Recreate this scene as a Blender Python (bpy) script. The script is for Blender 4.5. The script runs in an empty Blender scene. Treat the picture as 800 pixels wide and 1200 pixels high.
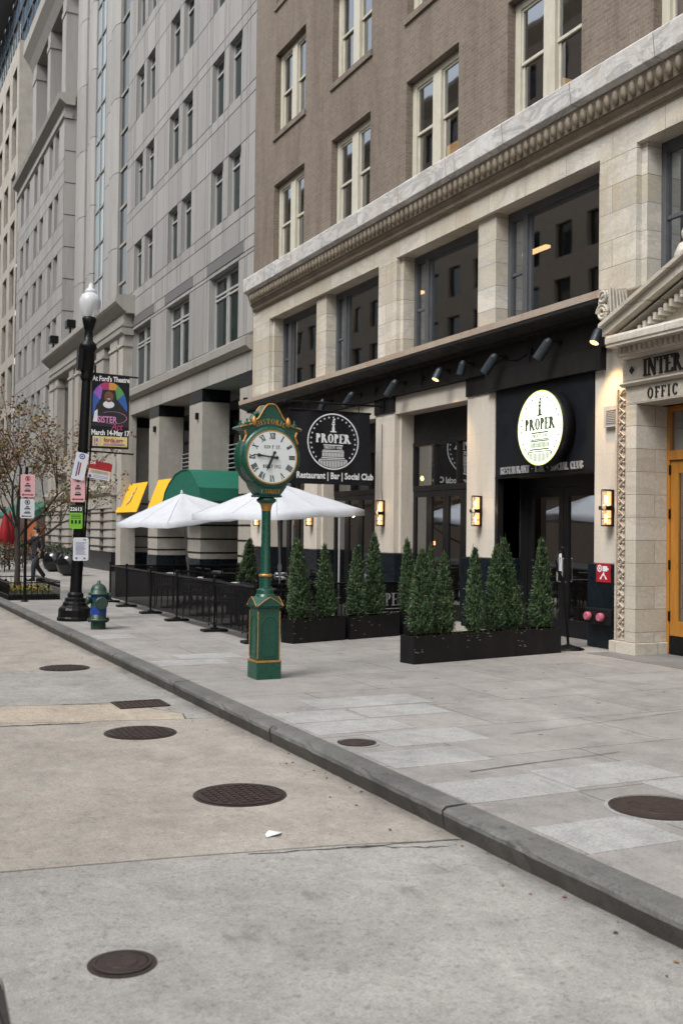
import bpy, bmesh, math, random
from mathutils import Vector, Matrix
R = math.radians
random.seed(7)
scn = bpy.context.scene
COL = scn.collection
# ------------------------------------------------------------------ camera
cam_d = bpy.data.cameras.new('camera'); cam = bpy.data.objects.new('camera', cam_d); COL.objects.link(cam)
scn.camera = cam
YAW, PITCH, ROLL = R(25.357), R(1.065), 0.012
cy_, sy_ = math.cos(YAW), math.sin(YAW)
fw = Vector((sy_*math.cos(PITCH), cy_*math.cos(PITCH), math.sin(PITCH)))
rt = Vector((cy_, -sy_, 0)); up = rt.cross(fw)
r2 = math.cos(ROLL)*rt + math.sin(ROLL)*up; u2 = -math.sin(ROLL)*rt + math.cos(ROLL)*up
cam.matrix_world = Matrix(((r2.x, u2.x, -fw.x, 0), (r2.y, u2.y, -fw.y, 0), (r2.z, u2.z, -fw.z, 1.75), (0, 0, 0, 1)))
cam_d.sensor_fit = 'VERTICAL'; cam_d.sensor_height = 36; cam_d.sensor_width = 24
cam_d.lens = 37.2; cam_d.clip_start = .1; cam_d.clip_end = 1000
cam_d.dof.use_dof = True; cam_d.dof.focus_distance = 13.5; cam_d.dof.aperture_fstop = 3.2
# ------------------------------------------------------------------ world and sun
w = bpy.data.worlds.new('World'); scn.world = w; w.use_nodes = True
wn = w.node_tree; bg = wn.nodes['Background']
sky = wn.nodes.new('ShaderNodeTexSky'); sky.sky_type = 'NISHITA'; sky.sun_disc = False
SUN_E, SUN_R = R(52), R(246)
sky.sun_elevation = SUN_E; sky.sun_rotation = SUN_R
sky.dust_density = 4.0; sky.air_density = 1.6; sky.ozone_density = 1.0
hs = wn.nodes.new('ShaderNodeHueSaturation'); hs.inputs['Saturation'].default_value = .34
wn.links.new(sky.outputs[0], hs.inputs['Color']); wn.links.new(hs.outputs[0], bg.inputs['Color'])
bg.inputs['Strength'].default_value = .15
sd = bpy.data.lights.new('sun', 'SUN'); sd.energy = 1.4; sd.angle = R(24); sd.color = (1, .985, .965)
sun = bpy.data.objects.new('sun', sd); COL.objects.link(sun)
sdir = Vector((math.sin(SUN_R)*math.cos(SUN_E), math.cos(SUN_R)*math.cos(SUN_E), math.sin(SUN_E)))
sun.rotation_euler = sdir.to_track_quat('Z', 'Y').to_euler(); sun.location = (0, 0, 60)
vs = scn.view_settings; vs.view_transform = 'Standard'; vs.look = 'None'; vs.gamma = 1; vs.use_curve_mapping = False
vs.exposure = 0.68
scn.cycles.max_bounces = 6; scn.cycles.transparent_max_bounces = 12
scn.cycles.use_denoising = True
try: scn.cycles.caustics_reflective = False; scn.cycles.caustics_refractive = False
except Exception: pass
# ------------------------------------------------------------------ materials
M = {}
def newmat(name):
    m = bpy.data.materials.new(name); m.use_nodes = True
    nt = m.node_tree; b = nt.nodes['Principled BSDF']; M[name] = m
    return m, nt, b
def N(nt, t, **kw):
    n = nt.nodes.new(t)
    for k, v in kw.items():
        if k in n.inputs: n.inputs[k].default_value = v
        else: setattr(n, k, v)
    return n
def pos(nt, kind='floor', scale=None):
    g = N(nt, 'ShaderNodeNewGeometry')
    if kind == 'floor' or kind == '3d': out = g.outputs['Position']
    else:
        s = N(nt, 'ShaderNodeSeparateXYZ'); nt.links.new(g.outputs['Position'], s.inputs[0])
        a = N(nt, 'ShaderNodeMath', operation='ADD'); nt.links.new(s.outputs[0], a.inputs[0]); nt.links.new(s.outputs[1], a.inputs[1])
        c = N(nt, 'ShaderNodeCombineXYZ'); nt.links.new(a.outputs[0], c.inputs[0]); nt.links.new(s.outputs[2], c.inputs[1])
        out = c.outputs[0]
    if scale:
        mp = N(nt, 'ShaderNodeVectorMath', operation='MULTIPLY'); nt.links.new(out, mp.inputs[0]); mp.inputs[1].default_value = scale
        out = mp.outputs[0]
    return out
def noise(nt, vec, scale, detail=4, rough=.6, dist=0):
    n = N(nt, 'ShaderNodeTexNoise'); n.inputs['Scale'].default_value = scale; n.inputs['Detail'].default_value = detail
    n.inputs['Roughness'].default_value = rough; n.inputs['Distortion'].default_value = dist
    nt.links.new(vec, n.inputs['Vector']); return n.outputs['Fac']
def ramp(nt, fac, stops):
    r = N(nt, 'ShaderNodeValToRGB'); cr = r.color_ramp
    while len(cr.elements) < len(stops): cr.elements.new(.5)
    for e, (p, c) in zip(cr.elements, stops):
        e.position = p; e.color = (*c, 1) if isinstance(c, tuple) else (c, c, c, 1)
    nt.links.new(fac, r.inputs[0]); return r.outputs[0]
def mix(nt, a, b, fac, mode='MIX'):
    m = N(nt, 'ShaderNodeMix', data_type='RGBA', blend_type=mode)
    for i, v in ((0, fac), (6, a), (7, b)):
        if hasattr(v, 'is_linked') or hasattr(v, 'links'): nt.links.new(v, m.inputs[i])
        elif isinstance(v, tuple): m.inputs[i].default_value = (*v, 1)
        else: m.inputs[i].default_value = v
    return m.outputs[2]
def bump(nt, b, h, strength=.3, dist=.01):
    n = N(nt, 'ShaderNodeBump'); n.inputs['Strength'].default_value = strength; n.inputs['Distance'].default_value = dist
    nt.links.new(h, n.inputs['Height']); nt.links.new(n.outputs[0], b.inputs['Normal'])
def simple(name, c, rough=.6, metal=0, var=.25, scale=6, bmp=0, spec=None, stretch=None, dirt=None):
    m, nt, b = newmat(name)
    p = pos(nt, '3d', stretch)
    f = noise(nt, p, scale, 6, .65)
    lo = tuple(x*(1-var) for x in c); hi = tuple(min(1, x*(1+var)) for x in c)
    col = ramp(nt, f, [(.25, lo), (.75, hi)])
    if name in ('granite', 'granite_ledge', 'limestone'):
        gi = N(nt, 'ShaderNodeNewGeometry'); col = mix(nt, col, ramp(nt, gi.outputs['Random Per Island'], [(0, .84), (1, 1.06)]), 1.0, 'MULTIPLY')
    if dirt:
        d = noise(nt, pos(nt, '3d', (2.2, 2.2, .22)), 1.3, 8, .75)
        dm = ramp(nt, d, [(.5, 0.0), (.75, 1.0)])
        mm = N(nt, 'ShaderNodeMath', operation='MULTIPLY'); nt.links.new(dm, mm.inputs[0]); mm.inputs[1].default_value = .55
        col = mix(nt, col, dirt, mm.outputs[0])
    nt.links.new(col, b.inputs['Base Color'])
    rr = ramp(nt, noise(nt, p, scale*2.3, 3), [(.3, max(0, rough-.1)), (.7, min(1, rough+.12))])
    nt.links.new(rr, b.inputs['Roughness']); b.inputs['Metallic'].default_value = metal
    if spec is not None: b.inputs['Specular IOR Level'].default_value = spec
    if bmp: bump(nt, b, noise(nt, p, scale*8, 4), bmp, .01)
    return m
def emis(name, c, s):
    m, nt, b = newmat(name); b.inputs['Base Color'].default_value = (*c, 1)
    b.inputs['Emission Color'].default_value = (*c, 1); b.inputs['Emission Strength'].default_value = s
    return m
def blocks(name, c1, c2, mortar, bw, rh, ms, rough=.7, off=.5, bmp=.4, vein=None, veinscale=1.5, stain=None, fine=.15):
    m, nt, b = newmat(name)
    p = pos(nt, 'wall'); t = N(nt, 'ShaderNodeTexBrick'); nt.links.new(p, t.inputs['Vector'])
    t.offset = off; t.inputs['Scale'].default_value = 1
    t.inputs['Brick Width'].default_value = bw; t.inputs['Row Height'].default_value = rh
    t.inputs['Mortar Size'].default_value = ms; t.inputs['Mortar Smooth'].default_value = .2; t.inputs['Bias'].default_value = 0
    t.inputs['Color1'].default_value = (*c1, 1); t.inputs['Color2'].default_value = (*c2, 1); t.inputs['Mortar'].default_value = (*mortar, 1)
    col = t.outputs['Color']
    p3 = pos(nt, '3d')
    if vein:
        v = noise(nt, pos(nt, '3d', (1, .7, 2.4)), veinscale, 9, .62, 1.0)
        vm = ramp(nt, v, [(.42, 0.0), (.5, .55), (.56, 0.0), (.7, .35)])
        col = mix(nt, col, vein, vm)
    if stain:
        s = noise(nt, pos(nt, '3d', (1.2, 1.2, .18)), 1.6, 6, .7)
        col = mix(nt, col, stain, ramp(nt, s, [(.45, 0.0), (.72, .6)]))
    f = noise(nt, p3, 22, 5, .7)
    col = mix(nt, col, ramp(nt, f, [(.3, 1-fine*1.6), (.7, 1.0)]), 1.0, 'MULTIPLY')
    nt.links.new(col, b.inputs['Base Color']); b.inputs['Roughness'].default_value = rough
    inv = N(nt, 'ShaderNodeMath', operation='SUBTRACT'); inv.inputs[0].default_value = 1; nt.links.new(t.outputs['Fac'], inv.inputs[1])
    ad = N(nt, 'ShaderNodeMath', operation='MULTIPLY_ADD'); nt.links.new(f, ad.inputs[0]); ad.inputs[1].default_value = .3; nt.links.new(inv.outputs[0], ad.inputs[2])
    bump(nt, b, ad.outputs[0], bmp, .008)
    return m
blocks('brick', (.238, .192, .152), (.190, .152, .120), (.255, .218, .18), .22, .075, .009, .85, .5, .45, stain=(.10, .07, .055), fine=.25)
blocks('marble', (.68, .645, .575), (.50, .45, .355), (.17, .14, .11), 1.15, .42, .006, .45, .5, .25, vein=(.40, .40, .385), veinscale=.7, stain=(.44, .34, .20))
blocks('belt_marble', (.70, .69, .675), (.60, .59, .575), (.15, .13, .11), 1.9, 4.0, .009, .5, .5, .25, vein=(.18, .18, .19), veinscale=1.3, stain=(.42, .36, .28))
blocks('portal_marble', (.64, .605, .54), (.51, .47, .395), (.18, .15, .12), 3.0, .335, .005, .45, .37, .2, vein=(.40, .36, .31), veinscale=.7, stain=(.44, .38, .29))
blocks('painted_stone', (.60, .56, .49), (.58, .535, .465), (.5, .46, .40), 6.0, .60, .004, .6, .0, .3, stain=(.43, .36, .29), fine=.08)
blocks('carved_stone', (.27, .225, .17), (.23, .19, .14), (.12, .1, .07), 2.4, 4, .006, .7, .5, .3, stain=(.13, .10, .075), fine=.25)  # dark brown base has the shade under the belt course painted in
blocks('pink_sill', (.46, .38, .30), (.42, .35, .29), (.2, .15, .12), 1.9, 3, .006, .6, .5, .2, stain=(.36, .22, .15))
simple('granite', (.295, .288, .278), .7, var=.12, scale=30, bmp=.1, dirt=(.15, .145, .14))
simple('granite_band', (.125, .125, .125), .65, var=.15, scale=30)
simple('granite_ledge', (.30, .288, .265), .7, var=.15, scale=20, dirt=(.13, .125, .115))
simple('granite_joint', (.055, .055, .055), .9)
simple('limestone', (.35, .33, .295), .75, var=.14, scale=4, bmp=.1, dirt=(.2, .18, .15))
simple('limestone_warm', (.34, .315, .275), .75, var=.2, scale=1.2, dirt=(.26, .2, .14))
simple('black_stone', (0.0072, 0.0078, 0.0102), .28, var=.3, scale=10, spec=.28)
simple('navy_tile', (0.0066, 0.0102, 0.0144), .3, var=.35, scale=3, spec=.28)
simple('black_paint', (0.0072, 0.0072, 0.0084), .42, var=.3, scale=5, bmp=.05, spec=.28)
simple('fascia_paint', (0.0120, 0.0108, 0.0108), .5, var=.3, scale=3, bmp=.05, spec=.28)
simple('panel_paint', (0.0072, 0.0084, 0.0114), .45, var=.25, scale=2, spec=.28)
simple('black_metal', (0.0060, 0.0060, 0.0066), .38, .3, var=.35, scale=9, spec=.28)
simple('planter_black', (0.0060, 0.0060, 0.0066), .42, .0, var=.4, scale=7, bmp=.05, dirt=(.03, .027, .024), spec=.28)
simple('lamp_gray', (0.0280, 0.0360, 0.0440), .45, .2, spec=.28)
simple('cream_paint', (.50, .475, .395), .5, var=.1, scale=5, dirt=(.3, .26, .19))
simple('pale_frame', (.36, .36, .35), .5, var=.08)
simple('gray_frame', (.10, .105, .115), .45, .3, var=.15)
simple('dark_frame', (0.0132, 0.0132, 0.0144), .4, .3, var=.2, spec=.28)
simple('green_paint', (.003, .060, .038), .3, .0, var=.07, scale=8, dirt=(.010, .036, .024))
simple('gold_paint', (.42, .22, .06), .45, .5, var=.25, scale=20)
simple('clock_face', (.62, .66, .66), .3, var=.04)
simple('ink', (.012, .012, .014), .5)
simple('white_fabric', (.48, .50, .54), .8, var=.10, scale=3, bmp=.08)
simple('banner_black', (0.0072, 0.0078, 0.0114), .6, var=.2, scale=3, spec=.28)
simple('white_paint', (.72, .73, .74), .5, var=.04)
simple('gray_letter', (.34, .34, .34), .4, .1)
simple('green_fabric', (.003, .105, .066), .65, var=.06, scale=3)
simple('yellow_fabric', (.80, .44, .008), .6, var=.1, scale=3)
simple('logo_beige', (.55, .45, .30), .6)
simple('orange_wood', (.34, .145, .022), .35, var=.3, scale=3, stretch=(3, 3, .4))
simple('sign_red', (.33, .012, .02), .45)
simple('sign_pink', (.72, .42, .44), .45, var=.05)
simple('sign_white', (.66, .67, .71), .45, var=.05)
simple('sign_green', (.19, .50, .03), .5, var=.08)
simple('sign_cream', (.62, .58, .36), .5, var=.08)
simple('sign_blue', (.05, .07, .28), .5)
simple('poster_yellow', (.62, .55, .22), .5)
simple('purple', (.28, .10, .45), .5); simple('poster_blue', (.03, .10, .36), .5); simple('poster_green', (.08, .28, .08), .5)
simple('poster_red', (.38, .03, .12), .5); simple('poster_pink', (.55, .22, .42), .5); simple('poster_orange', (.55, .25, .05), .5)
simple('skin_dark', (.14, .06, .035), .5); simple('skin', (.36, .21, .15), .5)
simple('rust_iron', (.055, .038, .034), .55, .5, var=.35, scale=14, bmp=.2)
simple('hydrant_green', (.012, .045, .032), .4, var=.4, scale=12, bmp=.1, dirt=(.05, .035, .025))
simple('hydrant_blue', (.010, .045, .26), .4, var=.15)
simple('vent_gray', (.34, .34, .35), .5, var=.08)
simple('sign_olive', (.035, .055, .012), .5)
simple('steel', (.33, .34, .34), .4, .3)
simple('pink_cap', (.42, .11, .16), .5)
simple('red_fabric', (.26, .004, .010), .7, var=.2)
simple('coat', (.012, .012, .015), .8, var=.3); simple('denim', (.015, .017, .024), .8); simple('hair', (.02, .015, .012), .7)
simple('bark', (.045, .037, .032), .9, var=.4, scale=25, bmp=.4, stretch=(1, 1, .25))
simple('soil', (.04, .028, .02), .95, var=.4, scale=30)
for nm, c in (('cedar_a', (.034, .070, .026)), ('cedar_b', (.070, .120, .042)), ('cedar_c', (.013, .030, .013)), ('leaf_rust', (.14, .055, .032)),
              ('leaf_gold', (.21, .13, .04)), ('leaf_olive', (.11, .12, .04)), ('shrub_dark', (.018, .03, .014)), ('shrub_mid', (.035, .06, .02)),
              ('flower_yellow', (.55, .40, .03)), ('grass_tuft', (.14, .18, .04)), ('flower_red', (.16, .03, .015))):
    m = simple(nm, c, .65, var=.35, scale=9)
simple('tan_wall', (.34, .265, .20), .8, var=.12, scale=2)
simple('opposite_stone', (.30, .28, .25), .8, var=.12, scale=2)
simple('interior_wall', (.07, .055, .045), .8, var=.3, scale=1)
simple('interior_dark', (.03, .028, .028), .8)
emis('bulb', (1, .55, .20), 9); emis('sconce_glow', (1, .50, .20), 1.1); emis('sign_light', (.93, 1, .84), .62)
emis('ceiling_glow', (1, .62, .28), 3.0); emis('warm_window', (.9, .5, .2), .8)
emis('shop_glow', (1, .28, .10), .14); emis('string_bulb', (1, .42, .18), 7)
emis('lamp_lit', (1, .60, .18), 2.6); emis('rim_glow', (.45, .5, .12), .8)
def glassmat(name, tint, refl=.5, rough=.02, base=.05):
    m, nt, b = newmat(name); nt.nodes.remove(b)
    o = nt.nodes['Material Output']
    tr = N(nt, 'ShaderNodeBsdfTransparent'); tr.inputs[0].default_value = (*tint, 1)
    gl = N(nt, 'ShaderNodeBsdfGlossy'); gl.inputs['Roughness'].default_value = rough; gl.inputs['Color'].default_value = (.85, .9, .95, 1)
    lw = N(nt, 'ShaderNodeLayerWeight', Blend=.5)
    mu = N(nt, 'ShaderNodeMath', operation='MULTIPLY_ADD'); nt.links.new(lw.outputs['Fresnel'], mu.inputs[0]); mu.inputs[1].default_value = refl; mu.inputs[2].default_value = base
    nz = N(nt, 'ShaderNodeBump', Strength=.10, Distance=.012); nt.links.new(noise(nt, pos(nt, '3d'), 1.1, 1), nz.inputs['Height'])
    nt.links.new(nz.outputs[0], gl.inputs['Normal'])
    mx = N(nt, 'ShaderNodeMixShader'); nt.links.new(mu.outputs[0], mx.inputs[0]); nt.links.new(tr.outputs[0], mx.inputs[1]); nt.links.new(gl.outputs[0], mx.inputs[2])
    nt.links.new(mx.outputs[0], o.inputs[0]); return m
glassmat('glass', (.40, .41, .41), .42, base=.03)
glassmat('glass_clear', (.92, .93, .92), .35)
def darkglass(name, c, refl):
    m, nt, b = newmat(name); b.inputs['Base Color'].default_value = (*c, 1); b.inputs['Roughness'].default_value = .04
    b.inputs['Specular IOR Level'].default_value = refl
    bump(nt, b, noise(nt, pos(nt, '3d'), .9, 1), .12, .015); return m
darkglass('teal_glass', (.006, .018, .019), .9); darkglass('black_glass', (.006, .007, .008), .6)
darkglass('blue_glass', (.10, .17, .24), 1.0); darkglass('bright_glass', (.26, .33, .37), 1.0)
def meshfabric():
    m, nt, b = newmat('mesh_fabric'); o = nt.nodes['Material Output']
    b.inputs['Base Color'].default_value = (.006, .0055, .006, 1); b.inputs['Roughness'].default_value = .9; b.inputs['Specular IOR Level'].default_value = .1
    tr = N(nt, 'ShaderNodeBsdfTransparent'); mx = N(nt, 'ShaderNodeMixShader')
    mx.inputs[0].default_value = .86
    nt.links.new(tr.outputs[0], mx.inputs[1]); nt.links.new(b.outputs[0], mx.inputs[2]); nt.links.new(mx.outputs[0], o.inputs[0])
meshfabric()
def globeglass():
    m, nt, b = newmat('globe_glass'); o = nt.nodes['Material Output']
    b.inputs['Base Color'].default_value = (.75, .77, .80, 1); b.inputs['Roughness'].default_value = .15
    tr = N(nt, 'ShaderNodeBsdfTransparent'); mx = N(nt, 'ShaderNodeMixShader'); mx.inputs[0].default_value = .6
    nt.links.new(tr.outputs[0], mx.inputs[1]); nt.links.new(b.outputs[0], mx.inputs[2]); nt.links.new(mx.outputs[0], o.inputs[0])
globeglass()
def ground(name, c, c2, dark, spots=.5, spotscale=9, rough=.85, gum=0, fine=120, slab=None, streak=False):
    m, nt, b = newmat(name); p = pos(nt, 'floor')
    big = noise(nt, p, .55, 6, .65, .6)
    col = ramp(nt, big, [(.3, c), (.72, c2)])
    if slab:
        t = N(nt, 'ShaderNodeTexBrick'); nt.links.new(pos(nt, 'floor'), t.inputs['Vector']); t.offset = .5
        t.inputs['Scale'].default_value = 1; t.inputs['Brick Width'].default_value = slab[0]; t.inputs['Row Height'].default_value = slab[1]
        t.inputs['Mortar Size'].default_value = slab[2]; t.inputs['Color1'].default_value = (1, 1, 1, 1)
        t.inputs['Color2'].default_value = (slab[3],)*3+(1,); t.inputs['Mortar'].default_value = (.45, .43, .4, 1)
        col = mix(nt, col, t.outputs['Color'], 1.0, 'MULTIPLY')
    f = noise(nt, p, fine, 3, .8)
    col = mix(nt, col, ramp(nt, f, [(.3, .55), (.68, 1.15)]), 1.0, 'MULTIPLY')
    md = noise(nt, p, 7, 6, .75)
    col = mix(nt, col, ramp(nt, md, [(.32, .86), (.66, 1.05)]), 1.0, 'MULTIPLY')
    s = noise(nt, pos(nt, 'floor', (1, .45 if not streak else .9, 1)), spotscale, 5, .6)
    a = noise(nt, p, .9, 2)
    mm = N(nt, 'ShaderNodeMath', operation='MULTIPLY'); nt.links.new(ramp(nt, s, [(.57, 0.0), (.70, 1.0)]), mm.inputs[0]); nt.links.new(ramp(nt, a, [(.42, 0.0), (.65, spots)]), mm.inputs[1])
    col = mix(nt, col, dark, mm.outputs[0])
    st = noise(nt, p, 1.7, 7, .72, .5)
    col = mix(nt, col, ramp(nt, st, [(.32, 1.12), (.48, 1.0), (.60, .86), (.74, .66)]), 1.0, 'MULTIPLY')
    sp = noise(nt, p, 38, 2, .5)
    col = mix(nt, col, ramp(nt, sp, [(.28, .70), (.44, 1.0), (.60, 1.0), (.74, 1.12)]), 1.0, 'MULTIPLY')
    lt = noise(nt, pos(nt, 'floor', (1.0, .25, 1)), 1.4, 5, .7, .8)
    lm = ramp(nt, lt, [(.55, 0.0), (.8, .35)])
    col = mix(nt, col, tuple(min(1, x*1.35) for x in c2), lm)
    if gum:
        v = N(nt, 'ShaderNodeTexVoronoi', feature='F1'); v.inputs['Scale'].default_value = 3.2; nt.links.new(p, v.inputs['Vector'])
        g1 = ramp(nt, v.outputs['Distance'], [(.065, 1.0), (.10, 0.0)])
        v2 = N(nt, 'ShaderNodeSeparateColor'); nt.links.new(v.outputs['Color'], v2.inputs[0])
        g2 = ramp(nt, v2.outputs[0], [(.70, 0.0), (.74, gum)])
        m3 = N(nt, 'ShaderNodeMath', operation='MULTIPLY'); nt.links.new(g1, m3.inputs[0]); nt.links.new(g2, m3.inputs[1])
        col = mix(nt, col, (.05, .045, .045), m3.outputs[0])
    vp = N(nt, 'ShaderNodeTexVoronoi', feature='F1'); vp.inputs['Scale'].default_value = 16; nt.links.new(mix(nt, p, noise(nt, p, 30, 2), .04, 'ADD'), vp.inputs['Vector'])
    pc = N(nt, 'ShaderNodeSeparateColor'); nt.links.new(vp.outputs['Color'], pc.inputs[0])
    p1 = ramp(nt, vp.outputs['Distance'], [(.10, 1.0), (.30, 0.0)]); p2 = ramp(nt, pc.outputs[0], [(.80, 0.0), (.9, .8)]); p3 = ramp(nt, noise(nt, p, 1.1, 3), [(.46, .08), (.62, 1.0)])
    a1 = N(nt, 'ShaderNodeMath', operation='MULTIPLY'); nt.links.new(p1, a1.inputs[0]); nt.links.new(p2, a1.inputs[1])
    a2 = N(nt, 'ShaderNodeMath', operation='MULTIPLY'); nt.links.new(a1.outputs[0], a2.inputs[0]); nt.links.new(p3, a2.inputs[1])
    if not gum: col = mix(nt, col, dark, a2.outputs[0])
    if name.startswith('road'):      # grit and damp dirt that collects in the gutter
        sx = N(nt, 'ShaderNodeSeparateXYZ'); nt.links.new(p, sx.inputs[0]); ng = noise(nt, pos(nt, 'floor', (1, .35, 1)), 5, 6, .75)
        ga = N(nt, 'ShaderNodeMath', operation='MULTIPLY_ADD'); nt.links.new(ng, ga.inputs[0]); ga.inputs[1].default_value = .55; nt.links.new(sx.outputs[0], ga.inputs[2])
        gm = N(nt, 'ShaderNodeMapRange'); gm.inputs['From Min'].default_value = 3.62; gm.inputs['From Max'].default_value = 3.86; gm.inputs['To Max'].default_value = .75; nt.links.new(ga.outputs[0], gm.inputs['Value'])
        col = mix(nt, col, (.09, .08, .07), gm.outputs[0])
    nt.links.new(col, b.inputs['Base Color']); b.inputs['Roughness'].default_value = rough
    h = N(nt, 'ShaderNodeMath', operation='ADD'); nt.links.new(f, h.inputs[0]); nt.links.new(md, h.inputs[1])
    bump(nt, b, h.outputs[0], .35, .006); return m
ground('road_gray', (.30, .29, .27), (.385, .372, .35), (.13, .125, .115), .9, 6)
ground('road_beige', (.32, .292, .255), (.40, .368, .325), (.15, .13, .11), .55, 8)
ground('road_patch', (.38, .325, .26), (.49, .42, .335), (.16, .12, .09), .8, 10, fine=60)
ground('asphalt', (.05, .05, .05), (.07, .068, .066), (.02, .02, .02))
ground('sidewalk', (.30, .285, .268), (.365, .35, .332), (.17, .155, .14), .5, 8, gum=.85, slab=(1.83, 1.17, .008, .88))
ground('light_slab', (.35, .348, .342), (.41, .408, .40), (.26, .25, .24), .3, 10)
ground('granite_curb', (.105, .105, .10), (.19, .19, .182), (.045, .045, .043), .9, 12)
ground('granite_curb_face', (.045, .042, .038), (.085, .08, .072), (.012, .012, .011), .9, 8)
ground('dark_paving', (.16, .16, .155), (.21, .205, .20), (.08, .08, .08))
simple('road_crack', (.03, .027, .024), .95)
# ------------------------------------------------------------------ mesh helpers
class MB:
    def __init__(s): s.v = []; s.f = []; s.mi = []; s.m = 0; s.sm = []; s.smooth = False
    def face(s, pts):
        i = len(s.v); s.v += [tuple(p) for p in pts]; s.f.append(tuple(range(i, i+len(pts)))); s.mi.append(s.m); s.sm.append(s.smooth); return s
    def mesh(s, vs, fs):
        i = len(s.v); s.v += [tuple(p) for p in vs]
        for f in fs: s.f.append(tuple(i+k for k in f)); s.mi.append(s.m); s.sm.append(s.smooth)
        return s
    def box(s, x0, x1, y0, y1, z0, z1):
        return s.mesh([(x, y, z) for x in (x0, x1) for y in (y0, y1) for z in (z0, z1)],
                      [(0, 1, 3, 2), (4, 6, 7, 5), (0, 4, 5, 1), (2, 3, 7, 6), (0, 2, 6, 4), (1, 5, 7, 3)])
    def prism(s, pts, axis, a, b):      # pts: 2D outline; axis x: (y,z), y: (x,z), z: (x,y)
        mk = {'x': lambda p, t: (t, p[0], p[1]), 'y': lambda p, t: (p[0], t, p[1]), 'z': lambda p, t: (p[0], p[1], t)}[axis]
        n = len(pts); vs = [mk(p, a) for p in pts]+[mk(p, b) for p in pts]
        return s.mesh(vs, [tuple(range(n)), tuple(range(2*n-1, n-1, -1))]+[(i, (i+1) % n, n+(i+1) % n, n+i) for i in range(n)])
    def tube(s, p0, p1, r0, r1=None, n=10, caps=True):
        r1 = r0 if r1 is None else r1; p0 = Vector(p0); p1 = Vector(p1); d = (p1-p0)
        if d.length < 1e-6: return s
        q = d.normalized().to_track_quat('Z', 'Y'); vs = []
        for p, r in ((p0, r0), (p1, r1)):
            for i in range(n):
                a = 2*math.pi*i/n; vs.append(p+q @ Vector((r*math.cos(a), r*math.sin(a), 0)))
        fs = [(i, (i+1) % n, n+(i+1) % n, n+i) for i in range(n)]
        o = s.smooth; s.smooth = n >= 8; s.mesh(vs, fs); s.smooth = o
        if caps: s.face([vs[i] for i in range(n-1, -1, -1)]); s.face([vs[n+i] for i in range(n)])
        return s
    def path(s, pts, r, n=6):
        for a, b in zip(pts, pts[1:]): s.tube(a, b, r, r, n)
        return s
    def lathe(s, prof, c=(0, 0, 0), n=20, axis='z', smooth=True, rib=0):
        vs = []; k = len(prof)
        for (r, z) in prof:
            for i in range(n):
                a = 2*math.pi*i/n; rr = r*(1-(rib if i % 2 else 0)); x, y = rr*math.cos(a), rr*math.sin(a)
                vs.append({'z': (c[0]+x, c[1]+y, c[2]+z), 'y': (c[0]+x, c[1]+z, c[2]+y), 'x': (c[0]+z, c[1]+x, c[2]+y)}[axis])
        fs = [(j*n+i, j*n+(i+1) % n, (j+1)*n+(i+1) % n, (j+1)*n+i) for j in range(k-1) for i in range(n)]
        o = s.smooth; s.smooth = smooth; s.mesh(vs, fs); s.smooth = o
        s.face([vs[i] for i in range(n-1, -1, -1)]); s.face([vs[(k-1)*n+i] for i in range(n)]); return s
    def build(s, name, mats, parent=None, world=True, bevel=0, doubles=False, recalc=True):
        me = bpy.data.meshes.new(name); off = Vector((0, 0, 0))
        if parent is not None and world:
            q = parent
            while q is not None: off += q.location; q = q.parent
        me.from_pydata([tuple(Vector(v)-off) for v in s.v], [], s.f)
        if isinstance(mats, str): mats = [mats]
        for m in mats: me.materials.append(M[m])
        me.polygons.foreach_set('material_index', s.mi); me.polygons.foreach_set('use_smooth', s.sm)
        if recalc:
            bm = bmesh.new(); bm.from_mesh(me)
            if doubles: bmesh.ops.remove_doubles(bm, verts=bm.verts, dist=1e-4)
            bmesh.ops.recalc_face_normals(bm, faces=bm.faces); bm.to_mesh(me); bm.free()
        o = bpy.data.objects.new(name, me); COL.objects.link(o)
        if parent is not None: o.parent = parent
        if bevel:
            b = o.modifiers.new('bevel', 'BEVEL'); b.width = bevel; b.segments = 2; b.limit_method = 'ANGLE'; b.angle_limit = R(40)
        return o
def tag(o, label, cat, group=None, kind=None):
    if label: o['label'] = label
    if cat: o['category'] = cat
    if group: o['group'] = group
    if kind: o['kind'] = kind
    return o
def thing(name, label, cat, loc=(0, 0, 0), rz=0, group=None):
    o = bpy.data.objects.new(name, None); COL.objects.link(o); o.location = loc; o.rotation_euler = (0, 0, rz); o.empty_display_size = .1
    return tag(o, label, cat, group)
def struct(name, mb, mats, **k):
    o = mb.build(name, mats, **k); o['kind'] = 'structure'; return o
def parts(name, mat, parent, boxes, bevel=0):
    out = []
    for bx in boxes:
        m_ = MB(); m_.box(*bx); out.append(m_.build(name, mat, parent, bevel=bevel))
    return out
def copy_tree(o, parent=None):
    c = o.copy(); COL.objects.link(c)
    if parent is not None: c.parent = parent
    for ch in [x for x in ALLC.get(o.name, [])]: copy_tree(ch, c)
    return c
ALLC = {}
def index_children():
    ALLC.clear()
    for x in bpy.data.objects:
        if x.parent: ALLC.setdefault(x.parent.name, []).append(x)
def dup(o, loc, rz=None, label=None, group=None):
    index_children(); c = copy_tree(o); c.location = loc
    if rz is not None: c.rotation_euler = (0, 0, rz)
    if label: c['label'] = label
    if group: c['group'] = group
    return c
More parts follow.
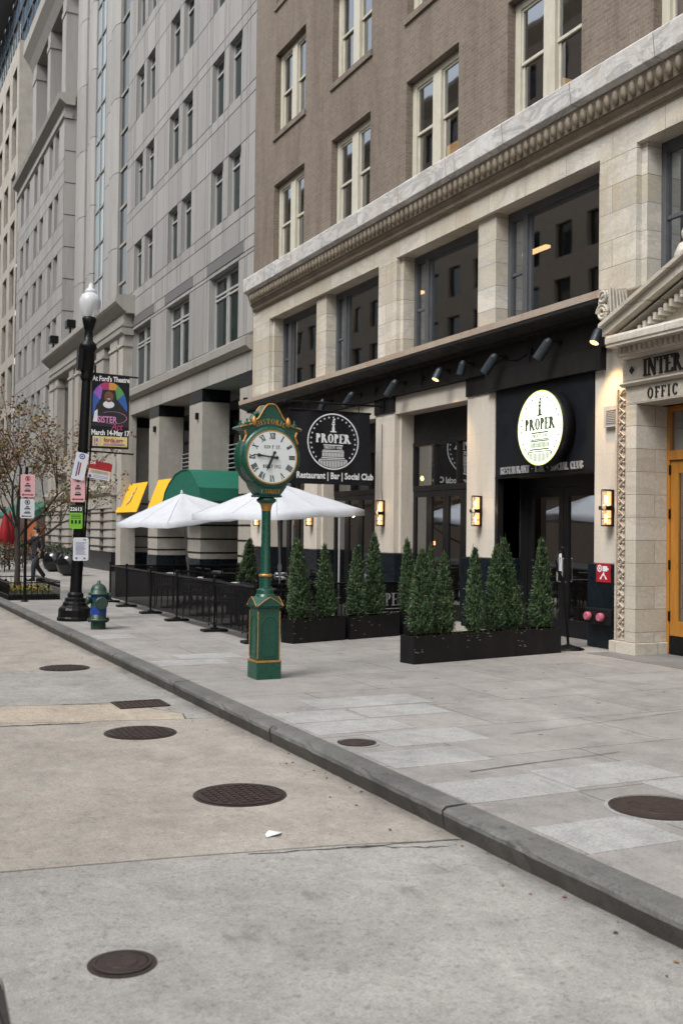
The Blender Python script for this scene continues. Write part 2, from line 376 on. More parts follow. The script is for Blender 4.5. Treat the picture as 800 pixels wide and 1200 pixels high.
def facade(mb, X, y0, y1, z0, z1, ops, depth, ys=(), zs=(), joint=0, jm=1):
    Y = sorted({round(v, 4) for v in [y0, y1, *ys, *[o[0] for o in ops], *[o[1] for o in ops]] if y0 <= v <= y1})
    Z = sorted({round(v, 4) for v in [z0, z1, *zs, *[o[2] for o in ops], *[o[3] for o in ops]] if z0 <= v <= z1})
    for a, b in zip(Y, Y[1:]):
        for c, d in zip(Z, Z[1:]):
            my, mz = (a+b)/2, (c+d)/2
            if any(o[0] < my < o[1] and o[2] < mz < o[3] for o in ops): continue
            j = joint/2
            if joint and b-a > 3*j and d-c > 3*j:
                m0 = mb.m
                mb.box(X, X+.03, a+j, b-j, c+j, d-j)
                mb.m = jm; mb.face([(X+.018, a, c), (X+.018, b, c), (X+.018, b, d), (X+.018, a, d)]); mb.m = m0
            else: mb.face([(X, a, c), (X, b, c), (X, b, d), (X, a, d)])
    x0 = X+(.018 if joint else 0)
    for (a, b, c, d) in ops:
        mb.face([(x0, a, c), (X+depth, a, c), (X+depth, a, d), (x0, a, d)]); mb.face([(x0, b, c), (x0, b, d), (X+depth, b, d), (X+depth, b, c)])
        mb.face([(x0, a, c), (x0, b, c), (X+depth, b, c), (X+depth, a, c)]); mb.face([(x0, a, d), (X+depth, a, d), (X+depth, b, d), (x0, b, d)])
# ---- stroke lettering with serifs (unit cap height)
TK, TN = .17, .065
def arc(cx, cy, rx, ry, a0, a1, n=10): return ('a', cx, cy, rx, ry, a0, a1, n)
G = {
 'P': (.62, [('l', .14, 0, .14, 1, TK), arc(.24, .74, .27, .26, -90, 90), ('s', .14, 0), ('s', .14, 1)]),
 'R': (.72, [('l', .14, 0, .14, 1, TK), arc(.24, .76, .26, .24, -90, 90), ('l', .32, .52, .64, 0, TK), ('s', .14, 0), ('s', .14, 1), ('s', .66, 0)]),
 'O': (.84, [arc(.42, .5, .36, .5, 0, 360, 24)]),
 'E': (.62, [('l', .14, 0, .14, 1, TK), ('l', .14, .97, .56, .97, TN), ('l', .14, .5, .44, .5, TN), ('l', .14, .03, .58, .03, TN), ('l', .56, .78, .56, 1, TN), ('l', .58, 0, .58, .24, TN), ('s', .1, 0), ('s', .1, 1)]),
 'S': (.56, [arc(.28, .74, .2, .26, 30, 270), arc(.28, .26, .22, .26, -150, 90)]),
 'T': (.66, [('l', .33, 0, .33, 1, TK), ('l', .02, .97, .64, .97, TN), ('l', .03, .76, .03, 1, TN), ('l', .63, .76, .63, 1, TN), ('s', .33, 0)]),
 'A': (.74, [('l', .08, 0, .36, 1, TN), ('l', .36, 1, .64, 0, TK), ('l', .2, .34, .54, .34, TN), ('s', .08, 0), ('s', .64, 0)]),
 'U': (.76, [('l', .14, .3, .14, 1, TK), ('l', .6, .3, .6, 1, TN), arc(.37, .3, .23, .3, 180, 360), ('s', .14, 1), ('s', .6, 1)]),
 'N': (.80, [('l', .12, 0, .12, 1, TN), ('l', .12, 1, .66, 0, TK), ('l', .66, 0, .66, 1, TN), ('s', .12, 0), ('s', .12, 1), ('s', .66, 1)]),
 'B': (.64, [('l', .14, 0, .14, 1, TK), arc(.22, .76, .25, .24, -90, 90), arc(.22, .26, .3, .26, -90, 90), ('s', .12, 0), ('s', .12, 1)]),
 'C': (.74, [arc(.42, .5, .34, .5, 45, 315, 20), ('l', .66, .7, .66, .95, TN)]),
 'L': (.58, [('l', .14, 0, .14, 1, TK), ('l', .14, .03, .52, .03, TN), ('l', .53, 0, .53, .24, TN), ('s', .14, 0), ('s', .14, 1)]),
 'I': (.34, [('l', .17, 0, .17, 1, TK), ('s', .17, 0), ('s', .17, 1)]),
 'D': (.76, [('l', .14, 0, .14, 1, TK), arc(.22, .5, .42, .5, -90, 90, 14), ('s', .12, 0), ('s', .12, 1)]),
 'H': (.78, [('l', .14, 0, .14, 1, TK), ('l', .62, 0, .62, 1, TK), ('l', .14, .5, .62, .5, TN)]+[('s', x, y) for x in (.14, .62) for y in (0, 1)]),
 'W': (1.0, [('l', .06, 1, .3, 0, TK), ('l', .3, 0, .5, 1, TN), ('l', .5, 1, .72, 0, TK), ('l', .72, 0, .94, 1, TN), ('s', .06, 1), ('s', .94, 1)]),
 'Y': (.70, [('l', .06, 1, .34, .45, TK), ('l', .34, .45, .62, 1, TN), ('l', .34, 0, .34, .48, TK), ('s', .34, 0), ('s', .06, 1), ('s', .62, 1)]),
 'F': (.58, [('l', .14, 0, .14, 1, TK), ('l', .14, .97, .54, .97, TN), ('l', .14, .52, .42, .52, TN), ('l', .54, .76, .54, 1, TN), ('s', .14, 0), ('s', .12, 1)]),
 'V': (.70, [('l', .06, 1, .34, 0, TK), ('l', .34, 0, .62, 1, TN), ('s', .06, 1), ('s', .62, 1)]),
 'X': (.70, [('l', .08, 1, .6, 0, TK), ('l', .08, 0, .6, 1, TN), ('s', .08, 0), ('s', .6, 0), ('s', .08, 1), ('s', .6, 1)]),
 '1': (.40, [('l', .2, 0, .2, 1, TK), ('l', .06, .84, .2, .97, TN), ('s', .2, 0)]),
 '2': (.60, [arc(.28, .72, .22, .27, -40, 160), ('l', .44, .54, .08, .06, TN), ('l', .06, .06, .52, .06, TK)]),
 '9': (.60, [arc(.28, .68, .22, .31, 0, 360, 18), arc(.2, .5, .30, .5, -70, 20)]),
 '.': (.24, [('l', .12, 0, .12, .14, .14)]), '-': (.4, [('l', .06, .42, .34, .42, .09)]), '*': (.44, [('l', .22, .42, .22, .62, .2)]), ' ': (.4, []), '|': (.3, [('l', .15, -.1, .15, 1.1, .07)]),
}
def glyph_polys(ch, bold=1.0):
    out = []
    for st in G[ch][1]:
        if st[0] == 'l':
            _, x0, y0, x1, y1, wd = st; wd *= bold; d = Vector((x1-x0, y1-y0)).normalized(); n = Vector((-d.y, d.x))*wd/2
            if ch in 'TEFLPBDHIURN' or abs(d.x) < .05 or abs(d.y) < .05: pass
            out.append([(x0+n.x, y0+n.y), (x0-n.x, y0-n.y), (x1-n.x, y1-n.y), (x1+n.x, y1+n.y)])
        elif st[0] == 's':
            _, x, y = st; t = .035*bold; yy = t if y == 0 else 1-t
            out.append([(x-.15, yy-t), (x+.15, yy-t), (x+.15, yy+t), (x-.15, yy+t)])
        else:
            _, cx, cy, rx, ry, a0, a1, n = st; pr = None
            for i in range(n+1):
                a = R(a0+(a1-a0)*i/n); wd = (TN+(TK*1.05-TN)*abs(math.cos(a)))*bold/2
                co, si = math.cos(a), math.sin(a)
                o_ = (cx+(rx)*co, cy+(ry)*si); i_ = (cx+(rx-2*wd)*co, cy+(ry-2*wd)*si)
                if pr: out.append([pr[0], pr[1], i_, o_])
                pr = (o_, i_)
    return out
def text_width(s, sp=.06): return sum(G[c][0]+sp for c in s)-sp
def letters(mb, s, h, place, bold=1.0, sp=.06, wscale=1.0, center=True, depth=.01):
    """place(u, v, d) maps text metres (u right, v up, d out) to world."""
    W = text_width(s, sp)*h*wscale; u0 = -W/2 if center else 0; k = 0
    for ch in s:
        for poly in glyph_polys(ch, bold):
            k += 1; d = depth+(k % 7)*.00035
            top = [place(u0+x*h*wscale, y*h, d) for x, y in poly]; bot = [place(u0+x*h*wscale, y*h, 0) for x, y in poly]
            n = len(poly)
            mb.mesh(top+bot, [tuple(range(n))]+[(i, (i+1) % n, n+(i+1) % n, n+i) for i in range(n)])
        u0 += (G[ch][0]+sp)*h*wscale
def face_nx(X, y, z): return lambda u, v, d: (X-d, y-u, z+v)          # text on a wall that faces the street (-X)
def face_ny(x, Y, z, tilt=0): 
    c, s_ = math.cos(tilt), math.sin(tilt)
    return lambda u, v, d: (x+u*c-v*s_, Y-d, z+u*s_+v*c)              # text on a board that faces down the street (-Y)
def plain_text(s, h, place, name, mat, parent, bold=0, center=True, wscale=1.0):
    cu = bpy.data.curves.new('t', 'FONT'); cu.body = s; cu.size = h*1.4; cu.align_x = 'CENTER' if center else 'LEFT'; cu.offset = bold; cu.resolution_u = 2
    ob = bpy.data.objects.new('t', cu); COL.objects.link(ob); dg = bpy.context.evaluated_depsgraph_get(); me0 = ob.evaluated_get(dg).to_mesh()
    mb = MB(); mb.mesh([place(v.co.x*wscale, v.co.y, .0) for v in me0.vertices], [tuple(p.vertices) for p in me0.polygons])
    ob.evaluated_get(dg).to_mesh_clear(); bpy.data.objects.remove(ob); bpy.data.curves.remove(cu)
    return mb.build(name, mat, parent, recalc=False)
def star(place, u, v, r, mb, d=.0):
    pts = [(u+(r if i % 2 == 0 else r*.42)*math.sin(math.pi*i/5), v+(r if i % 2 == 0 else r*.42)*math.cos(math.pi*i/5)) for i in range(10)]
    mb.face([place(x, y, d) for x, y in pts])
def rect(mb, place, u0, u1, v0, v1, d=0): mb.face([place(u0, v0, d), place(u1, v0, d), place(u1, v1, d), place(u0, v1, d)])
def ring(mb, place, r0, r1, d=0, n=48, cu=0, cv=0, a0=0, a1=360):
    for i in range(n):
        a, b = R(a0+(a1-a0)*i/n), R(a0+(a1-a0)*(i+1)/n)
        mb.face([place(cu+r*math.cos(t), cv+r*math.sin(t), d) for r, t in ((r0, a), (r1, a), (r1, b), (r0, b))])
def disc(mb, place, r, d=0, n=48, cu=0, cv=0):
    mb.face([place(cu+r*math.cos(2*math.pi*i/n), cv+r*math.sin(2*math.pi*i/n), d) for i in range(n)])
# ================================================================== GROUND
def sheet(name, mat, x0, x1, y0, y1, z, bottom=None, bev=0):
    mb = MB(); nx = max(1, int((x1-x0)/40)); 
    if bottom is None: mb.face([(x0, y0, z), (x1, y0, z), (x1, y1, z), (x0, y1, z)])
    else: mb.box(x0, x1, y0, y1, bottom, z)
    return struct(name, mb, mat, bevel=bev)
RZ = -.147
sheet('ground', 'asphalt', -300, 300, -300, 400, RZ-.25)
mbx = MB()
def wavy_slab(name, mat, pts, z=RZ):
    mb = MB(); mb.prism(pts, 'z', z-.2, z); return struct(name, mb, mat)
wavy_slab('road_surface', 'road_gray', [(.66, -12), (3.56, -12), (3.56, 5.60), (2.78, 5.80), (1.8, 5.955), (.64, 6.10), (.62, 5.2), (.655, 4.6), (.63, 4.2), (.66, 3)])
wavy_slab('road_surface', 'road_beige', [(.645, 6.125), (1.8, 5.98), (2.78, 5.825), (3.56, 5.625), (3.56, 10.22), (2.9, 10.33), (2.1, 10.52), (1.3, 10.74), (.6, 10.93)])
wavy_slab('road_patch', 'road_patch', [(.6, 10.95), (1.3, 10.765), (2.1, 10.55), (2.9, 10.36), (3.17, 10.30), (3.23, 10.6), (3.05, 10.95), (2.95, 11.35), (2.3, 11.55), (1.6, 11.72), (.6, 11.9)])
wavy_slab('road_surface', 'road_gray', [(3.56, 10.24), (3.195, 10.31), (3.25, 10.6), (3.07, 10.96), (2.97, 11.37), (2.3, 11.575), (1.6, 11.745), (.6, 11.925), (.6, 14.6), (3.56, 14.3)])
wavy_slab('road_surface', 'road_beige', [(.6, 14.62), (3.56, 14.32), (3.56, 27), (.6, 27)])
wavy_slab('road_surface', 'road_gray', [(.6, 27.03), (3.56, 27.03), (3.56, 160), (.6, 160)])
wavy_slab('road_surface', 'asphalt', [(-11.9, -12), (.63, -12), (.60, 4.3), (.57, 8), (.575, 160), (-11.9, 160)], RZ-.006)
sheet('road_base', 'road_crack', -12, 3.6, -12, 160, RZ-.03)
sheet('pavement', 'sidewalk', -18, -12, -12, 160, 0, -.4)
# kerb of granite lengths
rk_ = random.Random(4)
mb = MB(); mf = MB(); y = -9.15
while y < 110:
    L_ = 3.0 if y < 20 else 6.0; n = max(2, int(L_/(.12 if y < 14 else .6))); prev = None; dz0 = rk_.uniform(-.004, .004); dx0 = rk_.uniform(-.005, .005); cut = []
    for i in range(n+1):
        yy = y+.011+(L_-.022)*i/n; j = lambda a=.005: rk_.uniform(-a, a)
        chip = .016 if rk_.random() < .09 else 0
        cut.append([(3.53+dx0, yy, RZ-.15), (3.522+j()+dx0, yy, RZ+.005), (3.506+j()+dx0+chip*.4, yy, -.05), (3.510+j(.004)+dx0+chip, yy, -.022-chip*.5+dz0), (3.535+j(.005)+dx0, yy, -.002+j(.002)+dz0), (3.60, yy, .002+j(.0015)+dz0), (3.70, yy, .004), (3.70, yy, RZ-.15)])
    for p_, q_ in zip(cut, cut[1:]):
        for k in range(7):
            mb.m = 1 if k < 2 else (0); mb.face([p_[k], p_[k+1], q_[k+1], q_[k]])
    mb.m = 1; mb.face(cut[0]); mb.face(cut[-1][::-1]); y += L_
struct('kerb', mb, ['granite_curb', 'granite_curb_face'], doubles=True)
mb = MB(); mb.box(3.545, 3.70, -9, 110, RZ-.2, -.012); struct('kerb_bedding', mb, 'road_crack')
# pavement sheets between kerb and buildings
sheet('pavement', 'sidewalk', 3.708, 14, -12, 160, 0, -.4)
mb = MB()
for (x0, x1, y0, y1) in [(3.75, 4.62, 6.92, 7.50), (4.12, 5.06, 7.62, 8.2), (4.55, 5.45, 8.9, 9.45), (4.3, 5.6, 9.5, 10.1), (3.74, 4.7, 8.3, 8.86), (3.75, 4.5, 8.88, 9.44), (3.72, 4.60, 5.84, 6.42), (4.62, 5.6, 5.92, 6.5),
                         (3.74, 4.46, 4.67, 5.24), (5.15, 6.2, 5.35, 5.9), (4.47, 5.45, 3.9, 4.64), (3.75, 4.7, 13.2, 13.8), (4.2, 5.1, 13.82, 14.4), (3.74, 4.4, 16.8, 17.5)]:
    mb.box(x0, x1-.012, y0, y1-.012, -.02, .004)
struct('paving_slab', mb, 'light_slab')
mb = MB()
mb.box(10.0, 14, -5, 12.6, -.02, .006); mb.box(9.6, 14, 13.3, 16.1, -.02, .006)
struct('doorstep_paving', mb, 'dark_paving')
def crack(name, pts, wd, z, mat='road_crack'):
    mb = MB()
    for (x0, y0), (x1, y1) in zip(pts, pts[1:]):
        d = Vector((x1-x0, y1-y0)).normalized(); n = Vector((-d.y, d.x))*wd*random.uniform(.3, .8)
        mb.face([(x0+n.x, y0+n.y, z), (x0-n.x, y0-n.y, z), (x1-n.x, y1-n.y, z), (x1+n.x, y1+n.y, z)])
    return struct(name, mb, mat)
crack('road_crack', [(2.2+i*.1, 5.86-.017*i-.01*(i % 3), ) for i in range(14)], .012, RZ+.003)
rc = random.Random(12); crack('road_crack', [(2.78+.028*i, 5.74+rc.uniform(-.012, .012)-.006*i-.05*(i > 8)-.03*(i > 14)) for i in range(22)], .009, RZ+.004)
crack('road_crack', [(.6+i*.05, 10.66-.008*i+random.uniform(-.02, .02)) for i in range(34)], .028, RZ+.003)
crack('road_crack', [(2.2+i*.05, 11.60+random.uniform(-.02, .02)-.008*i) for i in range(22)], .022, RZ+.003)
crack('pavement_joint', [(5.3+i*.3, 7.72+.046*i) for i in range(16)], .007, .005)
crack('pavement_joint', [(4.2+i*.3, 6.62+.03*i+.01*math.sin(i)) for i in range(6)], .008, .0055)
# manhole covers
def manhole(x, y, r, z, label, waffle=True, collar=False):
    t = thing('manhole_cover', label, 'manhole cover', (x, y, z))
    mb = MB(); mb.lathe([(r, 0), (r, .006), (r-.012, .009)], n=40); mb.build('lid', 'rust_iron', t, world=False)
    mb = MB(); mb.lathe([(r+.035, -.01), (r+.035, .003)], n=40); mb.build('frame', 'rust_iron' if not collar else 'light_slab', t, world=False)
    mb = MB(); ring(mb, lambda u, v, d: (u, v, .0095), r-.022, r-.010, 0, 40); mb.build('worn_rim', 'rust_iron', t, world=False, recalc=False)
    mb = MB(); ring(mb, lambda u, v, d: (u, v, .0098), r+.0, r+.012, 0, 40); mb.build('dirt_gap', 'road_crack', t, world=False, recalc=False)
    if waffle:
        mb = MB(); s = r/5.2
        for i in range(-5, 6):
            for j in range(-5, 6):
                if (i*i+j*j)*s*s < (r*.88)**2: mb.box(i*s-s*.33, i*s+s*.33, j*s-s*.33, j*s+s*.33, .008, .016)
        mb.build('tread', 'rust_iron', t, world=False)
    else:
        mb = MB(); mb.lathe([(r*.6, .008), (r*.6, .011), (r*.55, .012)], n=32); mb.build('tread', 'rust_iron', t, world=False)
manhole(2.63, 7.19, .30, RZ+.002, 'large round rusty manhole cover with waffle tread, mid road near the kerb')
manhole(2.57, 9.73, .30, RZ+.002, 'round manhole cover in the beige road just before the rough patch')
manhole(2.80, 14.61, .30, RZ+.002, 'most distant round manhole cover at the left side of the road')
manhole(1.15, 4.60, .115, RZ+.002, 'small dark round valve cover in the grey road at lower left', False)
manhole(3.89, 7.86, .15, .006, 'small brown round cover with pale collar in the pavement', False, True)
manhole(4.76, 5.27, .30, .006, 'large smooth brown manhole cover in the pavement at right', False, True)
t = thing('drain_grate', 'rusty rectangular iron grate in the gutter at the rough patch', 'drain grate', (2.98, 11.3, RZ+.003))
mb = MB(); mb.box(-.27, .27, -.22, -.19, 0, .012); mb.box(-.27, .27, .19, .22, 0, .012); mb.box(-.27, -.24, -.19, .19, 0, .012); mb.box(.24, .27, -.19, .19, 0, .012)
mb.build('frame', 'rust_iron', t, world=False)
mb = MB()
for i in range(9): mb.box(-.22+i*.055, -.195+i*.055, -.19, .19, 0, .010)
mb.box(-.24, .24, -.19, .19, -.002, .002); mb.build('bars', 'rust_iron', t, world=False)
mb = MB(); mb.mesh([(2.42, 6.13, RZ+.004), (2.50, 6.12, RZ+.02), (2.55, 6.19, RZ+.005), (2.47, 6.22, RZ+.018), (2.43, 6.18, RZ+.01)], [(0, 1, 4), (1, 2, 3), (1, 3, 4)])
tag(mb.build('paper_scrap', 'white_paint', recalc=False), 'crumpled scrap of white paper lying on the road', 'litter')
mb = MB(); rl = random.Random(3)
for i in range(150):
    if rl.random() < .6: x, z = 3.50-rl.random()**2*.35, RZ+.004
    else: x, z = rl.uniform(3.75, 8.5), .008
    y = rl.uniform(3, 24); a = rl.uniform(0, 6.28); l = rl.uniform(.006, .018); c_, s_ = math.cos(a)*l, math.sin(a)*l
    mb.m = rl.randrange(3); mb.face([(x-c_, y-s_, z), (x+s_*.6, y-c_*.6, z+l*.5), (x+c_, y+s_, z), (x-s_*.6, y+c_*.6, z+l*.3)])
tag(mb.build('fallen_leaves', ['leaf_rust', 'leaf_gold', 'road_crack'], recalc=False), 'scattered dry leaves and grit along the kerb and pavement', 'leaves', None, 'stuff')
# ================================================================== BROWN BRICK BUILDING WITH MARBLE BASE
XF = 10.67
B1 = thing('brick_building', 'brown brick building on a marble and black ground storey with the restaurant', 'building', (XF, 28.6, 0))
YE, YS = 28.6, -6.0
cen = [26.05-3.77*k for k in range(9)]
ops = []
for zl, zh in ((9.0, 11.28), (12.65, 14.91), (16.28, 18.56), (19.9, 22.2)):
    for c in cen:
        if c-1.05 > YS+.3: ops.append((c-1.05, c+1.05, zl, zh))
mb = MB(); facade(mb, XF, YS, YE, 8.88, 24, ops, .26)
mb.face([(XF, YE, 0), (18, YE, 0), (18, YE, 24), (XF, YE, 24)]); mb.face([(XF, YS, 8), (18, YS, 8), (18, YS, 24), (XF, YS, 24)]); mb.face([(XF, YS, 24), (18, YS, 24), (18, YE, 24), (XF, YE, 24)])
mb.build('wall', 'brick', B1)
parts('sill', 'brick', B1, [(XF-.05, XF+.14, c-1.12, c+1.12, z-.14, z-.002) for c in cen for z in (12.65, 16.28, 19.9)])
# cream sash window, repeated
def sash_window(parent, X, y, z0, w_, h_, first=[None]):
    if first[0] is None:
        f = MB(); hw = w_/2
        f.box(0, .10, -hw, -hw+.16, 0, h_); f.box(0, .10, hw-.16, hw, 0, h_); f.box(0, .10, -hw+.16, hw-.16, h_-.14, h_); f.box(0, .10, -hw+.16, hw-.16, 0, .10)
        f.box(-.03, .10, -.16, .16, .10, h_-.14)
        for a, b in ((-hw+.16, -.16), (.16, hw-.16)):
            f.box(.03, .075, a, b, h_*.5-.03, h_*.5+.03)
            f.box(.06, .10, a, a+.05, .10, h_*.5-.03); f.box(.06, .10, b-.05, b, .10, h_*.5-.03); f.box(.03, .07, a, a+.04, h_*.5+.03, h_-.14); f.box(.03, .07, b-.04, b, h_*.5+.03, h_-.14)
            f.box(.06, .10, a+.05, b-.05, .10, .16); f.box(.03, .07, a+.04, b-.04, h_-.19, h_-.14)
        o = f.build('window', 'cream_paint', parent, world=False, bevel=.006); 
        p = MB()
        for a, b in ((-hw+.16, -.16), (.16, hw-.16)):
            p.face([(.085, a, .1), (.085, b, .1), (.085, b, h_*.5), (.085, a, h_*.5)]); p.face([(.055, a, h_*.5), (.055, b, h_*.5), (.055, b, h_-.14), (.055, a, h_-.14)])
        pn = p.build('pane', 'glass', o, world=False, recalc=False)
        first[0] = (o, pn)
    else:
        o = first[0][0].copy(); COL.objects.link(o); o.parent = parent
        pn = first[0][1].copy(); COL.objects.link(pn); pn.parent = o
    o.location = Vector((X, y, z0))-parent.location
    return o
for a, b, c, d in ops: sash_window(B1, XF+.16, (a+b)/2, c+.001, 2.098, 2.26)
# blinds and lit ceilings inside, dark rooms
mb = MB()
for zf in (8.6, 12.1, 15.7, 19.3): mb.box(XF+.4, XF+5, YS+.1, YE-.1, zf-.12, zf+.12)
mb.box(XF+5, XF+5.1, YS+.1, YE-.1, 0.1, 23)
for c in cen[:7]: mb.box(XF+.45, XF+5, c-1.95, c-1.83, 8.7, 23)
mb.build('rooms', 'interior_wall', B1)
parts('ceiling_lamp', 'ceiling_glow', B1, [(XF+1.5, XF+2.0, c-.8, c+.1, z-.03, z+.1) for (c, z) in ((14.9, 11.7), (18.4, 11.7), (26.0, 11.75), (25.3, 15.3), (22.0, 15.3), (22.6, 18.9), (11, 11.8))])
parts('desk_lamp', 'warm_window', B1, [(XF+.75, XF+.95, c-.22, c+.22, z, z+.55) for (c, z) in ((18.9, 9.35), (21.95, 12.9), (26.4, 9.3), (25.6, 9.25), (15.4, 9.3))])
# marble belt course, carved course, architrave
mb = MB(); mb.prism([(XF-.38, 8.53), (XF-.40, 8.88), (XF-.36, 8.92), (XF+.3, 8.95), (XF+.3, 8.47), (XF-.30, 8.47)], 'y', YS, 28.42); mb.build('belt_course', 'belt_marble', B1, bevel=.01)
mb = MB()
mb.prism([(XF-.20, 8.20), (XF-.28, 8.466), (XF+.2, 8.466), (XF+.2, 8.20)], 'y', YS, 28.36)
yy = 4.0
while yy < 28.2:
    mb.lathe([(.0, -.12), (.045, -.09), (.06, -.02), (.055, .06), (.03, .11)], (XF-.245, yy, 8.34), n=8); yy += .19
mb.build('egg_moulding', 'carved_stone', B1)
mb = MB(); mb.prism([(XF-.06, 8.02), (XF-.10, 8.05), (XF-.10, 8.13), (XF-.17, 8.19), (XF+.2, 8.197), (XF+.2, 8.02)], 'y', YS, 28.44); mb.build('architrave', 'carved_stone', B1)
# second floor marble piers and lintel
H2, S2 = 7.63, 5.42
pil = [(27.32, 28.6), (19.90, 20.74), (12.36, 13.21), (4.82, 5.67), (-6, -1.9)]
bays = [(20.74, 27.32), (13.21, 19.90), (5.67, 12.36), (-1.9, 4.82)]
mb = MB(); facade(mb, XF, YS, 28.6, 5.2, 8.02, [(a, b, S2, H2) for a, b in bays], .42)
mb.build('marble_storey', 'marble', B1)
parts('marble_pier', 'marble', B1, [(XF+.10, XF+.5, (a+b)/2-.30, (a+b)/2+.30, S2, H2-.003) for a, b in bays]
      +[(XF+.10, XF+.42, a-.13, a-.002, S2, H2-.002) for a, b in pil[:4]]+[(XF+.10, XF+.42, b+.002, b+.13, S2, H2-.002) for a, b in pil[:4] if b < 28])
def big_window(parent, y0, y1, first={}):
    w_ = y1-y0; h_ = H2-S2; key = round(w_, 2); X = XF+.36
    if key not in first:
        f = MB()
        f.box(0, .1, 0, .10, 0, h_); f.box(0, .1, w_-.10, w_, 0, h_); f.box(0, .1, .10, w_-.10, h_-.16, h_); f.box(0, .1, .10, w_-.10, 0, .08)
        n = w_-.62; f.box(-.02, .1, n, n+.13, .08, h_-.16); f.box(.03, .08, n+.13, w_-.10, h_*.48-.03, h_*.48+.03)
        f.box(.03, .07, .10, .15, .08, h_-.16); f.box(.03, .07, n-.05, n, .08, h_-.16); f.box(.03, .07, .15, n-.05, h_-.21, h_-.16)
        o = f.build('window', 'gray_frame', parent, world=False, bevel=.005)
        p = MB(); p.face([(.06, .1, .08), (.06, n, .08), (.06, n, h_-.16), (.06, .1, h_-.16)]); p.face([(.06, n+.13, .08), (.06, w_-.1, .08), (.06, w_-.1, h_-.16), (.06, n+.13, h_-.16)])
        pn = p.build('pane', 'glass', o, world=False, recalc=False); first[key] = (o, pn)
    else:
        o = first[key][0].copy(); COL.objects.link(o); o.parent = parent; pn = first[key][1].copy(); COL.objects.link(pn); pn.parent = o
    o.location = Vector((X, y0, S2))-parent.location
for a, b in bays:
    c = (a+b)/2; big_window(B1, a+.132, c-.302); big_window(B1, c+.302, b-.132)
parts('ceiling_lamp', 'ceiling_glow', B1, [(XF+x_, XF+x_+.12, y_-.55, y_+.25, 7.5, 7.56) for (y_, x_) in ((14.3, 1.6), (17.9, 2.0), (22.6, 1.8))])
# black canopy over the ground storey
YA, YB = 12.62, 28.3
mb = MB(); mb.prism([(10.16, 5.29), (10.15, 5.40), (10.60, 5.47), (XF+.1, 5.50), (XF+.1, 5.27), (10.2, 5.27)], 'y', YA-.05, YB); mb.build('canopy_cap', 'pink_sill', B1)
mb = MB(); mb.prism([(10.17, 5.21), (10.15, 5.225), (10.15, 5.268), (10.6, 5.268), (10.6, 5.18), (10.42, 5.12)], 'y', YA, YB); mb.build('canopy', 'fascia_paint', B1)
mb = MB(); mb.box(XF-.10, XF+.1, YA+.1, YB, 4.65, 5.178); mb.box(10.4, XF-.102, YA+.1, YB, 5.08, 5.119); mb.build('fascia', 'fascia_paint', B1)
mb = MB(); mb.box(XF-.12, XF+.05, 13.02, 16.25, 4.31, 4.648); mb.build('trim_board', 'fascia_paint', B1, bevel=.006)
# lower painted piers
PL = [(12.62, 13.29), (16.10, 17.03), (19.94, 20.81), (23.95, 24.75), (27.55, 28.6)]
for a, b in PL:
    mb = MB(); mb.box(XF, XF+.52, a, b, 1.30, 4.645)
    mb.box(XF+.12, XF+.52, b+.002, b+.10, 1.3, 4.31); mb.box(XF+.12, XF+.52, a-.10, a-.002, 1.3, 4.31) if a > 13 else None
    o = mb.build('pier', 'painted_stone', B1, bevel=.015)
    mb = MB(); mb.box(XF-.03, XF+.53, a-.11 if a > 13 else a-.01, b+.11, 0, 1.298); mb.build('pier_base', 'navy_tile', o, bevel=.01)
    if a > 13 and b < 28: mb = MB(); mb.box(XF-.035, XF+.1, a-.005, b+.005, 4.32, 4.646); mb.build('pier_cap', 'fascia_paint', o)
bayl = [(17.14, 19.83), (20.92, 23.84), (24.86, 27.44)]
for a, b in bayl:
    mb = MB(); mb.box(XF+.02, XF+.5, a-.1, b+.1, 4.27, 4.644); mb.build('lintel', 'painted_stone', B1, bevel=.01)
    XS = XF+.42
    f = MB(); f.box(XS, XS+.1, a, b, 3.66, 4.268); f.box(XS-.02, XS+.1, a, b, 3.58, 3.658)
    w_ = (b-a); f.box(XS-.01, XS+.09, a, b, 2.62, 2.74)
    for k in range(4): f.box(XS-.015, XS+.085, a+w_*k/3-.03 if 0 < k < 3 else (a if k == 0 else b-.06), a+w_*k/3+.03 if 0 < k < 3 else (a+.06 if k == 0 else b), 2.742, 3.578)
    fr = f.build('shopfront', 'black_paint', B1, bevel=.004)
    for k in range(4):
        y0 = a+w_*k/4; y1 = y0+w_/4; g = MB()
        g.box(XS, XS+.06, y0+.004, y0+.11, .02, 2.615); g.box(XS, XS+.06, y1-.11, y1-.004, .02, 2.615); g.box(XS, XS+.06, y0+.11, y1-.11, 2.50, 2.615); g.box(XS, XS+.06, y0+.11, y1-.11, .02, .32)
        d_ = g.build('door', 'dark_frame', B1, bevel=.004)
        p = MB(); p.face([(XS+.03, y0+.11, .32), (XS+.03, y1-.11, .32), (XS+.03, y1-.11, 2.5), (XS+.03, y0+.11, 2.5)]); p.build('pane', 'glass', d_, recalc=False)
    p = MB(); p.face([(XS+.05, a, 2.74), (XS+.05, b, 2.74), (XS+.05, b, 3.58), (XS+.05, a, 3.58)]); p.build('pane', 'glass', fr, recalc=False)
